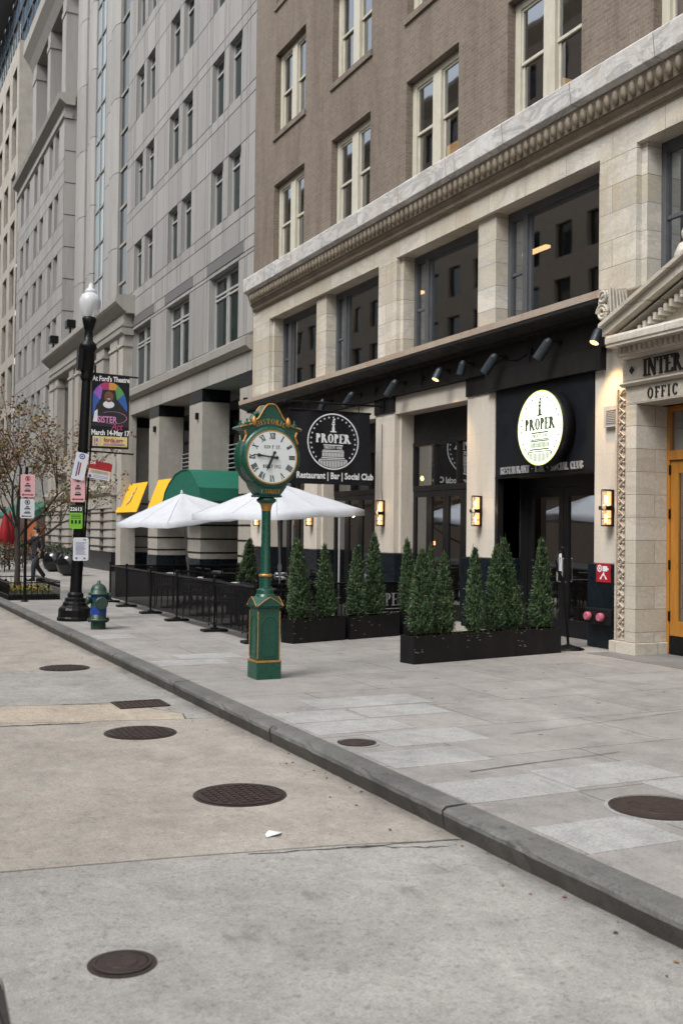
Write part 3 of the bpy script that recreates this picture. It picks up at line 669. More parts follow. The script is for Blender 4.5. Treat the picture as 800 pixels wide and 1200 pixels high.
# entrance with sign panel
mb = MB(); mb.box(XF-.02, XF+.40, 13.30, 16.03, 2.76, 4.305); mb.build('sign_panel', 'panel_paint', B1, bevel=.004)
mb = MB(); mb.box(XF+.02, XF+.5, 16.0, 16.09, 0.0, 2.76); mb.box(XF-.03, XF+.02, 13.30, 16.03, 2.73, 2.757); mb.build('sign_trim', 'black_paint', B1)
XS = XF+.50
f = MB(); f.box(XS, XS+.1, 13.3, 13.71, 0, 2.75); f.box(XS, XS+.1, 15.78, 16.0, 0, 2.75); f.box(XS, XS+.1, 13.71, 15.78, 2.56, 2.75)
en = f.build('entrance_frame', 'dark_frame', B1, bevel=.004)
for y0, y1 in ((13.72, 14.74), (14.75, 15.77)):
    g = MB(); g.box(XS+.02, XS+.08, y0, y0+.13, .02, 2.55); g.box(XS+.02, XS+.08, y1-.13, y1, .02, 2.55); g.box(XS+.02, XS+.08, y0+.13, y1-.13, 2.40, 2.55); g.box(XS+.02, XS+.08, y0+.13, y1-.13, .02, .30)
    d_ = g.build('door', 'dark_frame', B1, bevel=.004)
    p = MB(); p.face([(XS+.05, y0+.13, .3), (XS+.05, y1-.13, .3), (XS+.05, y1-.13, 2.4), (XS+.05, y0+.13, 2.4)]); p.build('pane', 'glass', d_, recalc=False)
    hy = y1-.065 if y0 < 14 else y0+.065
    h = MB(); h.path([(XS+.02, hy, 1.35), (XS-.05, hy, 1.33), (XS-.05, hy, .95), (XS+.02, hy, .93)], .012); h.build('handle', 'steel', d_)
mb = MB(); mb.face([(XS+.015, 14.78, 1.12), (XS+.015, 14.86, 1.12), (XS+.015, 14.86, 1.42), (XS+.015, 14.78, 1.42)]); mb.build('door_sticker', 'sign_white', B1)
mb = MB(); letters(mb, 'RESTAURANT * BAR * SOCIAL CLUB', .125, face_nx(XF-.035, 14.66, 2.80), 1.15, .03, .96, depth=.02); mb.build('sign_letters', 'gray_letter', B1)
# restaurant interior
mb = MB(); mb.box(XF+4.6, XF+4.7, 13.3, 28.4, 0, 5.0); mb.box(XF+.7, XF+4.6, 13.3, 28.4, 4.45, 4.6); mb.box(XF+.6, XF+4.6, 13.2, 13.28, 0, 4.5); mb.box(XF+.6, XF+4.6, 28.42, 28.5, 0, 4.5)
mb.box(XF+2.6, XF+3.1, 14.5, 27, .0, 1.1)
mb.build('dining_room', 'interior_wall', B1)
mb = MB()
for k, y_ in enumerate((14.4, 15.2, 17.5, 18.1, 18.75, 19.4, 21.4, 22.3, 23.1, 25.3, 26.3, 27.0)):
    x_ = XF+1.1+(k % 3)*.7; z_ = 3.05+(k % 2)*.28
    mb = MB(); mb.lathe([(.02, 0), (.045, .03), (.05, .07), (.02, .12)], (x_, y_, z_), n=8); mb.build('pendant_bulb', 'bulb', B1)
BL = []
for y_, z_, x_ in ((13.9, 1.3, 2.2), (14.15, 1.28, 2.4), (14.6, 1.22, 2.0), (14.9, 1.6, 2.9), (18.6, 1.4, 2.3), (22, 1.5, 2.2), (22.5, 1.45, 2.5)): BL.append((XF+x_, XF+x_+.05, y_, y_+.06, z_, z_+.05))
parts('bar_light', 'string_bulb', B1, BL)
def point(loc, e, c=(1, .6, .3), r=.05):
    l = bpy.data.lights.new('lamp_light', 'POINT'); l.energy = e; l.color = c; l.shadow_soft_size = r
    o = bpy.data.objects.new('lamp_light', l); COL.objects.link(o); o.location = loc
for y_ in (14.8, 18.5, 22.3, 26.2): point((XF+2.2, y_, 3.4), 14, r=.3)
# scroll bracket at the end of the canopy
mb = MB()
for i in range(40):
    a = i*.32; r_ = .13*(1-i/48); mb.tube((10.15, 12.48+r_*math.cos(a), 5.04+r_*math.sin(a)), (10.15, 12.48+(.13*(1-(i+1)/48))*math.cos(a+.32), 5.04+(.13*(1-(i+1)/48))*math.sin(a+.32)), .028, .028, 6)
for i in range(16):
    a = i*.35; r_ = .08; mb.tube((10.13, 12.46+r_*math.cos(a), 5.27+r_*math.sin(a)), (10.13, 12.46+r_*.95*math.cos(a+.35), 5.27+r_*.95*math.sin(a+.35)), .024, .024, 6)
mb.prism([(10.3, 4.86), (10.2, 5.0), (10.16, 5.2), (10.2, 5.38), (10.67, 5.42), (10.67, 4.86)], 'y', 12.36, 12.6)
for k in range(7): mb.tube((10.17+k*.06, 12.35, 5.40-k*.012), (10.20+k*.065, 12.345, 4.93+k*.03), .022, .014, 6)
mb.build('scroll_bracket', 'marble', B1)
# ---- marble portal
P1 = MB(); XP = 10.45
for s in (0, 1):
    f = (lambda y: y) if s == 0 else (lambda y: 18.0-y)
    a, b = sorted((f(12.61), f(12.30))); P1.box(XP+.06, XP+.6, a, b, .18, 3.93)
    a, b = sorted((f(12.298), f(12.08))); P1.box(XP, XP+.62, a, b, .18, 3.66)
    a, b = sorted((f(12.62), f(12.04))); P1.box(XP-.03, XP+.65, a, b, 0, .178)
P1.box(XP, XP+.5, 5.7, 12.30, 3.662, 3.93)
P1.box(XP-.005, XP+.5, 5.62, 12.38, 3.985, 4.325)
P1.box(XF+.02, XF+.4, 5.6, 12.62, 4.33, 5.44)
pt = P1.build('portal', 'portal_marble', B1, bevel=.01)
mb = MB(); mb.prism([(XP-.08, 3.985), (XP-.09, 3.965), (XP-.04, 3.93), (XP+.3, 3.93), (XP+.3, 3.984)], 'y', 5.64, 12.36)
mb.prism([(10.02, 4.50), (10.0, 4.52), (10.0, 4.60), (10.03, 4.64), (10.6, 4.66), (10.6, 4.47), (10.02, 4.47)], 'y', 5.76, 12.24)
mb.prism([(10.3, 4.35), (10.26, 4.38), (10.2, 4.468), (10.6, 4.468), (10.6, 4.33), (10.38, 4.328)], 'y', 5.7, 12.30)
yy = 5.8
while yy < 12.2: mb.box(10.17, 10.27, yy, yy+.055, 4.375, 4.465); yy += .105
mb.build('portal_cornice', 'portal_marble', B1)
mb = MB(); SL = .405
def rk(yc, z): return z
for s in (0, 1):
    f = (lambda y: y) if s == 0 else (lambda y: 18.0-y)
    for (xo, xi, zo0, zo1, e) in ((10.0, 10.7, .19, .13, 0), (10.08, 10.7, .127, -.05, .0), (10.2, 10.7, -.053, -.14, .1)):
        pts = [(f(12.40-e), 4.65+zo0+e*SL), (f(9.0), 4.65+zo0+3.4*SL), (f(9.0), 4.65+zo1+3.4*SL), (f(12.40-e), max(4.66, 4.65+zo1+e*SL))]
        mb.prism(pts, 'x', xo, xi)
    yy = 11.8
    while yy > 9.1:
        zz = 4.65+(12.4-yy)*SL-.15; a, b = sorted((f(yy), f(yy-.055))); mb.box(10.22, 10.5, a, b, zz-.10, zz-.0); yy -= .105
mb.prism([(12.1, 4.665), (5.9, 4.665), (9.0, 5.9)], 'x', 10.42, 10.7)
mb.build('pediment', 'portal_marble', B1)
mb = MB()      # carved border of the jamb: leaf and bead pattern
z = .25; k = 0
while z < 3.9:
    for yb in (12.44,):
        s = 1 if k % 2 else -1
        mb.tube((XP+.05, yb-.06*s, z), (XP+.04, yb+.06*s, z+.09), .022, .012, 6); mb.lathe([(.012, -.02), (.026, 0), (.012, .02)], (XP+.045, yb+.05*s, z+.03), n=6)
    z += .085; k += 1
mb.box(XP+.035, XP+.07, 12.335, 12.35, .18, 3.93); mb.box(XP+.035, XP+.07, 12.53, 12.545, .18, 3.93)
mb.build('carved_border', 'pink_sill', B1)
mb = MB(); letters(mb, 'INTER', .245, face_nx(XP-.007, 11.92, 4.045), 1.05, .05, .95, center=False, depth=.018)
mb.build('lettering', 'ink', B1); mb = MB()
letters(mb, 'OFFIC', .155, face_nx(XP-.002, 11.84, 3.715), .95, .22, 1.0, center=False, depth=.012)
mb.build('lettering', 'ink', B1); mb = MB()
mb.face([(XP-.02, 12.16, 4.10), (XP-.02, 12.22, 4.165), (XP-.02, 12.16, 4.23), (XP-.02, 12.10, 4.165)]); mb.build('lettering_mark', 'ink', B1)
# acroterion figure on the rake
mb = MB(); sm = [(.02, 0), (.09, .05), (.12, .14), (.09, .24), (.05, .28)]
mb.lathe([(.10, -.05), (.16, .05), (.17, .2), (.11, .34), (.05, .38)], (10.25, 10.86, 5.35), n=12)
mb.lathe([(.03, -.04), (.08, .03), (.085, .1), (.05, .17)], (10.24, 10.84, 5.75), n=10)
mb.tube((10.22, 10.95, 5.62), (10.2, 11.06, 5.4), .05, .04, 8); mb.tube((10.2, 11.06, 5.4), (10.18, 11.0, 5.25), .045, .03, 8); mb.tube((10.25, 10.9, 5.35), (10.2, 11.16, 5.24), .07, .04, 8)
mb.tube((10.2, 11.16, 5.24), (10.22, 11.25, 5.12), .04, .03, 8); mb.tube((10.25, 10.75, 5.6), (10.22, 10.5, 5.7), .05, .04, 8); mb.tube((10.25, 10.6, 5.4), (10.25, 10.2, 5.75), .14, .12, 8)
mb.build('roof_figure', 'marble', B1)
mb = MB(); mb.prism([(XF-.14, 5.25), (XF-.18, 5.38), (XF-.12, 5.42), (XF+.2, 5.43), (XF+.2, 5.25)], 'y', 5.7, 12.34); mb.build('sill_ledge', 'carved_stone', B1)
# orange doors of the portal
XD = XP+.58
mb = MB(); mb.box(XD, XD+.12, 12.02, 12.078, 0.02, 3.66); mb.box(XD-.02, XD+.12, 5.95, 12.02, 2.86, 3.0); mb.box(XD, XD+.1, 5.95, 12.02, 3.58, 3.66)
for k in range(0, 6): mb.box(XD, XD+.1, 11.0-k, 11.06-k, .02, 2.858)
df = mb.build('portal_frame', 'orange_wood', B1, bevel=.006)
for k in range(6):
    y1 = 12.015-k*1.0 if k == 0 else 11.0-k+1-.005; y0 = 11.065-k; g = MB()
    g.box(XD+.02, XD+.08, y1-.16, y1, .28, 2.855); g.box(XD+.02, XD+.08, y0, y0+.16, .28, 2.855); g.box(XD+.02, XD+.08, y0+.16, y1-.16, 2.66, 2.855); g.box(XD+.02, XD+.08, y0+.16, y1-.16, .28, .5)
    d_ = g.build('door', 'orange_wood', B1, bevel=.006)
    q = MB(); q.box(XD+.012, XD+.088, y0, y1, .02, .278); q.build('kick_plate', 'black_metal', d_)
    p = MB(); p.face([(XD+.05, y0+.16, .5), (XD+.05, y1-.16, .5), (XD+.05, y1-.16, 2.66), (XD+.05, y0+.16, 2.66)]); p.build('pane', 'glass', d_, recalc=False)
    if k == 0:
        for z_ in (.5, 1.25, 2.0, 2.65):
            q = MB(); q.tube((XD+.005, y1-.0, z_), (XD+.005, y1-.0, z_+.14), .018, n=8); q.build('hinge', 'black_metal', d_)
p = MB(); p.face([(XD+.05, 6, 3.0), (XD+.05, 12.02, 3.0), (XD+.05, 12.02, 3.58), (XD+.05, 6, 3.58)]); p.build('pane', 'glass', df, recalc=False)
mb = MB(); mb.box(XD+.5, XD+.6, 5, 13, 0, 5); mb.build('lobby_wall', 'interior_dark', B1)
mb = MB(); mb.box(XF, XF+.5, -6, 5.38, 0, 5.25); mb.box(XF, XF+.5, 12.62, 13.28, 4.65, 5.2); mb.build('wall_base', 'marble', B1)
# ---------------------------------------------------------------- fittings of the brick building, each a thing
t = thing('ball_valve_spotlight', None, None); bpy.data.objects.remove(t)
def bullet(y, z, kind, label, first=[]):
    t = thing('sign_spotlight', label, 'spotlight', (XF-.10, y, z+.10), 0, 'black spotlights along the canopy fascia')
    mb = MB(); mb.lathe([(.05, -.03), (.05, 0)], (0, 0, 0), n=12, axis='x'); mb.path([(-.02, 0, 0), (-.14, .0, .02), (-.20, .02, -.02)], .014, 6); mb.build('arm', 'black_metal', t, world=False)
    if kind == 'big': dr = Vector((-.16, .26, -.42)); L_, r_ = .36, .085
    elif kind == 'lit': dr = Vector((-.16, -.02, -.3)); L_, r_ = .24, .08
    else: dr = Vector((-.05, .06, -.3)); L_, r_ = .24, .075
    dr.normalize(); p0 = Vector((-.20, .02, .02)); mb = MB()
    mb.tube(p0-dr*.03, p0+dr*.03, r_*.55, r_*.95, 14); mb.tube(p0+dr*.03, p0+dr*L_, r_*.95, r_, 14, caps=False)
    mb.tube(p0+dr*(L_-.001), p0+dr*(L_-.05), r_*.9, r_*.9, 14, caps=False)
    sh = mb.build('shade', 'lamp_gray', t, world=False)
    if kind == 'lit':
        mb = MB(); mb.tube(p0+dr*(L_-.02), p0+dr*(L_-.01), r_*.85, r_*.85, 14); mb.build('bulb', 'lamp_lit', t, world=False)
        pl = Vector(t.location)+p0+dr*(L_+.05)
        l = bpy.data.lights.new('spot_light', 'SPOT'); l.energy = 90; l.color = (1, .62, .26); l.spot_size = R(75); l.spot_blend = .8; l.shadow_soft_size = .05
        o = bpy.data.objects.new('spot_light', l); COL.objects.link(o); o.location = pl; o.rotation_euler = (dr+Vector((.75, 0, 0))).to_track_quat('-Z', 'Y').to_euler()
for y, z, k, lb in ((14.05, 4.78, 'big', 'large tilted grey spotlight above the round lit sign'), (15.62, 4.76, 'big', 'large tilted grey spotlight above the left edge of the sign panel'),
                    (16.68, 4.79, 'small', 'small unlit spotlight pointing down beside the lit one'), (17.52, 4.77, 'lit', 'small glowing spotlight over the pale lintel'),
                    (19.30, 4.76, 'big', 'large tilted spotlight at the second pier from the entrance'), (21.35, 4.74, 'big', 'large tilted spotlight just above the hanging banner'),
                    (22.95, 4.76, 'small', 'small spotlight behind the upper left of the hanging banner'), (12.80, 4.74, 'lit', 'glowing spotlight at the right end of the canopy by the scroll bracket')):
    bullet(y, z, k, lb)
for k, (y, lb) in enumerate(((14.85, 'bare fixture bracket between the two large spotlights'), (18.55, 'bare fixture bracket left of the glowing spotlight'), (20.6, 'bare fixture bracket over the second pier'))):
    mb = MB(); mb.lathe([(.05, -.03), (.05, 0)], (XF-.10, y, 4.86), n=10, axis='x'); mb.tube((XF-.13, y, 4.86), (XF-.15, y+.02, 4.72), .018); mb.tube((XF-.13, y, 4.86), (XF-.15, y, 4.95), .018)
    tag(mb.build('light_bracket', 'black_metal'), lb, 'bracket', 'bare brackets on the fascia')
for a, b in ((15.6, 14.9), (16.6, 15.7)):
    mb = MB(); mb.path([(XF-.115, a, 4.83), (XF-.115, (a+b)/2, 4.76), (XF-.115, b, 4.84)], .009); tag(mb.build('power_cable', 'black_metal'), 'thin black cable between spotlights, %s' % ('right of the left large one' if a < 16 else 'right of the small unlit one'), 'cable')
def sconce(y, lb, z=1.88, X=XF):
    t = thing('wall_sconce', lb, 'wall lamp', (X, y, z), 0, 'twin tube lamps on the white piers')
    mb = MB(); mb.box(-.03, 0, -.05, .05, .0, .56); mb.box(-.19, -.03, -.085, .085, .25, .31)
    for z_ in (0, .545): mb.lathe([(.078, 0), (.078, .018)], (-.11, 0, z_), n=16)
    mb.lathe([(.082, 0), (.082, .012)], (-.11, 0, .11), n=16)
    for a in range(4): mb.tube((-.11+.076*math.cos(a*1.57+.78), .076*math.sin(a*1.57+.78), 0), (-.11+.076*math.cos(a*1.57+.78), .076*math.sin(a*1.57+.78), .55), .006)
    mb.build('cage', 'black_metal', t, world=False)
    mb = MB()
    for z0, z1 in ((.02, .25), (.31, .545)): mb.tube((-.11, 0, z0), (-.11, 0, z1), .066, .066, 16, caps=False)
    mb.build('glass_tube', 'glass_clear', t, world=False, recalc=False)
    mb = MB()
    for z0 in (.07, .36): mb.lathe([(.012, -.03), (.026, .01), (.032, .06), (.022, .11), (.008, .13)], (-.11, 0, z0), n=10)
    mb.build('bulb', 'bulb', t, world=False)
    mb = MB()
    for z0, z1 in ((.03, .24), (.32, .53)): mb.tube((-.075, 0, z0), (-.075, 0, z1), .05, .05, 10)
    mb.build('reflector', 'sconce_glow', t, world=False)
    point((X-.22, y, z+.3), 2.2, (1, .66, .38), .06)
for y, lb in ((12.86, 'lit twin tube lamp on the white pier beside the marble portal'), (16.53, 'lit twin tube lamp on the pier right of the tall shopfront'), (20.37, 'lit twin tube lamp on the pier at the right edge of the hanging banner'),
              (24.2, 'lit twin tube lamp seen just below the right umbrella'), (27.9, 'lit twin tube lamp farthest left, by the green clock column')): sconce(y, lb)
# round backlit sign
t = thing('round_sign', 'round white backlit restaurant sign on the black panel', 'sign', (10.39, 14.34, 3.50))
SX, SY, SZ, SR = 10.39, 14.34, 3.50, .625
pl = lambda u, v, d: (SX-.004-d, SY-u, SZ+v)
mb = MB(); mb.lathe([(SR-.02, .0), (SR, .01), (SR, .23), (SR-.1, .24)], (SX, SY, SZ), n=56, axis='x'); mb.build('housing', 'black_paint', t)
mb = MB(); disc(mb, pl, SR-.02, .0); mb.build('lit_face', 'sign_light', t, recalc=False)
mb = MB(); ring(mb, pl, SR-.022, SR-.004, .002); mb.build('rim', 'rim_glow', t, recalc=False)
def emblem(mb, pl, r, d, ringw=0, dome_inv=False, starn=25):
    for i in range(starn):
        a = R(-52+284*i/(starn-1)) if starn else 0
        star(pl, r*.86*math.cos(a), r*.86*math.sin(a), r*.045, mb, d)
    if ringw: ring(mb, pl, r*.955, r, d)
    letters(mb, 'PROPER', r*.32, lambda u, v, dd: pl(u, v-r*.05+0, d+dd*.05), 1.45, .02, .98)
    for u0, u1, v0, v1 in ((-.16, .16, .33, .37), (-.07, .07, .37, .50), (-.05, .05, .50, .62), (-.09, .09, .60, .64), (-.06, .07, .66, .72), (-.03, .05, .73, .80), (.02, .09, .76, .82)):
        rect(mb, pl, u0*r*.75, u1*r*.75, v0*r, v1*r, d+.001*(v0*3))
    rect(mb, pl, -.38*r, .38*r, -.145*r, -.11*r, d)
    letters(mb, 'TWENTY-ONE', r*.095, lambda u, v, dd: pl(u, v-r*.26, d+dd*.05), 1.3, .06, 1.0)
    rect(mb, pl, -.40*r, .40*r, -.325*r, -.30*r, d); rect(mb, pl, -.43*r, .43*r, -.37*r, -.34*r, d)
    for i in range(15): u = (-.40+.8*i/14)*r; rect(mb, pl, u-.017*r, u+.017*r, -.54*r, -.39*r, d)
    rect(mb, pl, -.45*r, .45*r, -.60*r, -.565*r, d); rect(mb, pl, -.52*r, .52*r, -.655*r, -.63*r, d)
    for i in range(19):
        u = (-.54+1.08*i/18)*r; vb = -math.sqrt(max(0, (.93*r)**2-u*u)); rect(mb, pl, u-.016*r, u+.016*r, max(vb, -.93*r), -.68*r, d)
mb = MB(); emblem(mb, pl, SR*.97, .004); mb.build('emblem', 'sign_olive', t, recalc=False)
point((SX-.5, SY, SZ), 1.5, (.9, 1, .8), .3)
mb = MB(); mb.box(XF-.07, XF-.001, 12.66, 12.99, 3.40, 3.72)
for k in range(8): mb.box(XF-.082, XF-.069, 12.71, 12.93, 3.46+k*.027, 3.472+k*.027)
tag(mb.build('wall_vent', 'vent_gray'), 'grey louvred vent box on the white pier under the portal cornice', 'vent')
t = thing('standpipe_connection', 'black twin hose connection box with pink caps low on the pier', 'standpipe', (XF-.03, 12.95, .38))
mb = MB(); mb.box(-.16, 0, -.30, .32, 0, .24); mb.build('cabinet', 'black_paint', t, world=False, bevel=.01)
for yy in (.18, -.12):
    mb = MB(); mb.lathe([(.055, -.09), (.065, -.07), (.065, -.02), (.045, 0)], (-.16, yy, .12), n=12, axis='x'); mb.build('cap', 'pink_cap', t, world=False)
t = thing('fire_sign', 'small red and white fire connection sign above the hose connection', 'sign', (XF-.035, 13.0, 1.02))
mb = MB(); mb.box(-.008, 0, -.17, .17, 0, .29); mb.build('plate', 'sign_red', t, world=False)
pf = lambda u, v, d: (XF-.045-d, 13.0-u, 1.02+v)
mb = MB(); ring(mb, pf, .035, .055, 0, 16, -.09, .21); disc(mb, pf, .02, 0, 12, -.09, .21); rect(mb, pf, -.02, .09, .17, .25); rect(mb, pf, .09, .12, .19, .22); rect(mb, pf, -.005, .02, .1, .16)
for s in (-1, 1): mb.face([pf(.0, .13, 0), pf(.012*s, .14, .0005*s+.0006), pf(.09*s, .05, .0005*s+.0006), pf(.055*s, .04, .0005*s+.0006)])
mb.build('symbol', 'sign_white', t, recalc=False)
# hanging banner
t = thing('hanging_banner', 'black hanging restaurant banner with a white ring emblem, on an iron arm', 'banner', (10.6, 20.4, 4.47))
mb = MB(); mb.path([(10.66, 20.4, 4.48), (8.34, 20.4, 4.47)], .022, 8); mb.lathe([(.03, -.03), (.04, 0), (.0, .03)], (8.33, 20.4, 4.47), n=8)
mb.box(10.60, 10.66, 20.3, 20.5, 4.36, 4.6); mb.path([(8.42, 20.4, 4.30), (10.34, 20.4, 4.30)], .025, 8)
for x_ in (8.75, 10.05): mb.tube((x_, 20.4, 4.3), (x_, 20.4, 4.47), .01)
mb.path([(10.62, 20.4, 4.1), (10.62, 20.4, 2.7), (10.64, 20.4, 2.45)], .008)
mb.build('arm', 'black_metal', t)
mb = MB(); nx = 24
pts = [(8.45+1.86*i/nx, 20.4+.012*math.sin(i*.8)) for i in range(nx+1)]
for (x0, y0), (x1, y1) in zip(pts, pts[1:]):
    def bx_(x, v): return 8.45+(x-8.45)*(1+.035*(1-v)) 
    mb.face([(bx_(x0, 0), y0-.01, 2.75), (bx_(x1, 0), y1-.01, 2.75), (x1, y1-.01, 4.31), (x0, y0-.01, 4.31)]); mb.face([(bx_(x0, 0), y0+.01, 2.75), (bx_(x1, 0), y1+.01, 2.75), (x1, y1+.01, 4.31), (x0, y0+.01, 4.31)])
mb.build('cloth', 'banner_black', t, recalc=False)
pb = lambda u, v, d: (9.44+u, 20.370-d, 3.66+v)
mb = MB(); emblem(mb, pb, .60, .002, 1, starn=25); mb.build('emblem', 'white_paint', t, recalc=False)
plain_text('Restaurant | Bar | Social Club', .135, lambda u, v, d: (9.50+u, 20.368, 2.87+v), 'lettering', 'white_paint', t, bold=.006, wscale=.80)
# ================================================================== GREY STONE OFFICE BUILDING
def dbl_window(parent, X, y, z, w_, h_, cache={}, frame='pale_frame', glass='teal_glass', kind='pair', D=.28):
    key = (w_, h_, frame, glass, kind)
    if key not in cache:
        f = MB()
        if kind == 'pair':
            f.box(0, .06, 0, .06, 0, h_); f.box(0, .06, w_-.06, w_, 0, h_); f.box(0, .06, w_*.36, w_*.36+.05, 0, h_); f.box(0, .06, .06, w_-.06, h_-.06, h_); f.box(0, .06, .06, w_-.06, 0, .05); f.box(-.01, .05, .06, w_-.06, h_*.76, h_*.76+.06)
        elif kind == 'wide':
            for t_ in (0, .15, .5, .56, .97): f.box(0, .07, w_*t_, w_*t_+.08, 0, h_)
            for t_ in (0, .68, .74, .96): f.box(-.01, .06, .08, w_-.02, h_*t_, h_*t_+.06)
        else:
            for t_ in (0, .5, 1): f.box(0, .07, (w_-.07)*t_, (w_-.07)*t_+.07, 0, h_)
            for k in range(int(h_/.9)+1): f.box(-.005, .06, .07, w_-.07, min(h_-.06, k*.9), min(h_-.06, k*.9)+.05)
        o = f.build('window', frame, parent, world=False)
        p = MB(); p.face([(.045, 0, 0), (.045, w_, 0), (.045, w_, h_), (.045, 0, h_)]); pn = p.build('pane', glass, o, world=False, recalc=False); cache[key] = (o, pn)
    else:
        o = cache[key][0].copy(); COL.objects.link(o); o.parent = parent; pn = cache[key][1].copy(); COL.objects.link(pn); pn.parent = o
    o.location = Vector((X, y, z))-parent.location
    return o
B2 = thing('office_building', 'grey granite office building with paired windows over a colonnade', 'building', (XF, 43.9, 0))
GY0, GY1 = 28.62, 43.9
cols = [(29.85, 32.65), (34.80, 37.60), (39.75, 42.55)]
ops = []; zr = [(11.45, 13.35), (14.9, 16.85), (18.45, 20.4), (22.0, 23.95), (25.5, 27.5), (29.0, 31.0)]
for a, b in cols:
    for c, d in zr: ops += [(a, a+1.15, c, d), (b-1.15, b, c, d)]
big = [(a+.08, b+.02, 7.5, 9.85) for a, b in cols]
ys = [GY0+.55, 33.25, 34.2, 38.2, 39.15, 42.9, 43.3]+[x for a, b in cols for x in ((a+b)/2-.12, (a+b)/2+.12, a-.45, b+.3)]
zs = [7.45, 9.98, 10.36, 11.1, 14.55, 17.2, 21.6, 25.1, 28.6, 32]
mb = MB(); facade(mb, XF, GY0, GY1, 7.40, 34, ops+big, .34, ys, zs, .030)
mb.face([(XF+.02, GY1, 6), (16, GY1, 6), (16, GY1, 34), (XF+.02, GY1, 34)]); mb.face([(XF+.02, GY0, 24), (16, GY0, 24), (16, GY0, 34), (XF+.02, GY0, 34)])
mb.face([(XF, GY0, 34), (16, GY0, 34), (16, GY1, 34), (XF, GY1, 34)])
mb.build('wall', ['granite', 'granite_joint'], B2)
parts('spandrel', 'granite_band', B2, [(XF-.012, XF+.02, a-.35, b+.28, 10.0, 10.34) for a, b in cols])
for a, b, c, d in ops: dbl_window(B2, XF+.15, a, c, 1.15, round(d-c, 2))
for a, b, c, d in big: dbl_window(B2, XF+.20, a, c, round(b-a, 2), 2.35, kind='wide')
mb = MB(); mb.prism([(XF-.08, 6.98), (XF-.22, 7.10), (XF-.24, 7.34), (XF-.18, 7.39), (XF+.3, 7.395), (XF+.3, 6.98)], 'y', GY0, 42.6); mb.build('ledge', 'granite_ledge', B2)
mb = MB(); facade(mb, XF-.02, GY0, 44.3, 6.38, 6.98, [], .3, [29.0, 30.8, 32.6, 34.4, 36.2, 38, 39.8, 41.6, 43.2], [], .02)
mb.box(XF+.02, XF+2.2, GY0, 44.3, 6.38, 6.42)
mb.build('frieze', ['granite_ledge', 'granite_joint'], B2)
CF = [(28.62, 29.65), (33.25, 34.65), (38.45, 39.75), (43.3, 44.3)]
for a, b in CF:
    mb = MB(); mb.box(XF, XF+.95, a, b, 0, 5.97)
    cl = mb.build('column', 'limestone', B2, bevel=.01)
    mb = MB(); mb.box(XF-.012, XF+.96, a-.01, b+.01, 5.972, 6.378); mb.build('capital_band', 'black_stone', cl)
    mb = MB()
    for k in range(5): z_ = .98+.45*k; mb.box(XF-.012, XF+1.5, a-.012, b+.012, z_, z_+.05)
    mb.build('groove_band', 'black_stone', cl)
    mb = MB(); mb.box(XF-.02, XF+1.51, a-.02, b+.02, 0, .80); mb.build('plinth', 'navy_tile', cl)
    mb = MB(); mb.box(XF+.952, XF+1.5, a, b, 0, 3.6); mb.build('pier', 'limestone', cl)
mb = MB(); mb.box(XF+1.95, XF+2.05, GY0, 44.3, 0, 6.38); mb.build('shop_glazing', 'black_glass', B2)
mb = MB()
for k in range(11): mb.box(XF+1.88, XF+1.955, GY0+.7+k*1.4, GY0+.8+k*1.4, 0, 6.38)
for z_ in (3.4, 5.2): mb.box(XF+1.88, XF+1.952, GY0, 44.3, z_, z_+.1)
mb.build('glazing_bars', 'dark_frame', B2)
for a, b in ((29.65, 33.25), (34.65, 38.45), (39.75, 43.3)):
    mb = MB()
    for k in range(6): mb.tube((XF+.9, a, 3.80+k*.15), (XF+.9, b, 3.80+k*.15), .022, n=6)
    for k in range(5): mb.tube((XF+.9, a+.05+k*(b-a-.1)/4, 3.7), (XF+.9, a+.05+k*(b-a-.1)/4, 4.58), .022, n=6)
    mb.build('balcony_railing', 'steel', B2)
    mb = MB(); mb.box(XF+.95, XF+1.9, a, b, 3.4, 3.68); mb.build('balcony_slab', 'limestone', B2)
parts('column_light', 'black_metal', B2, [(XF-.10, XF-.002, a+.35, a+.46, 5.40, 5.62) for a, b in CF[:3]])
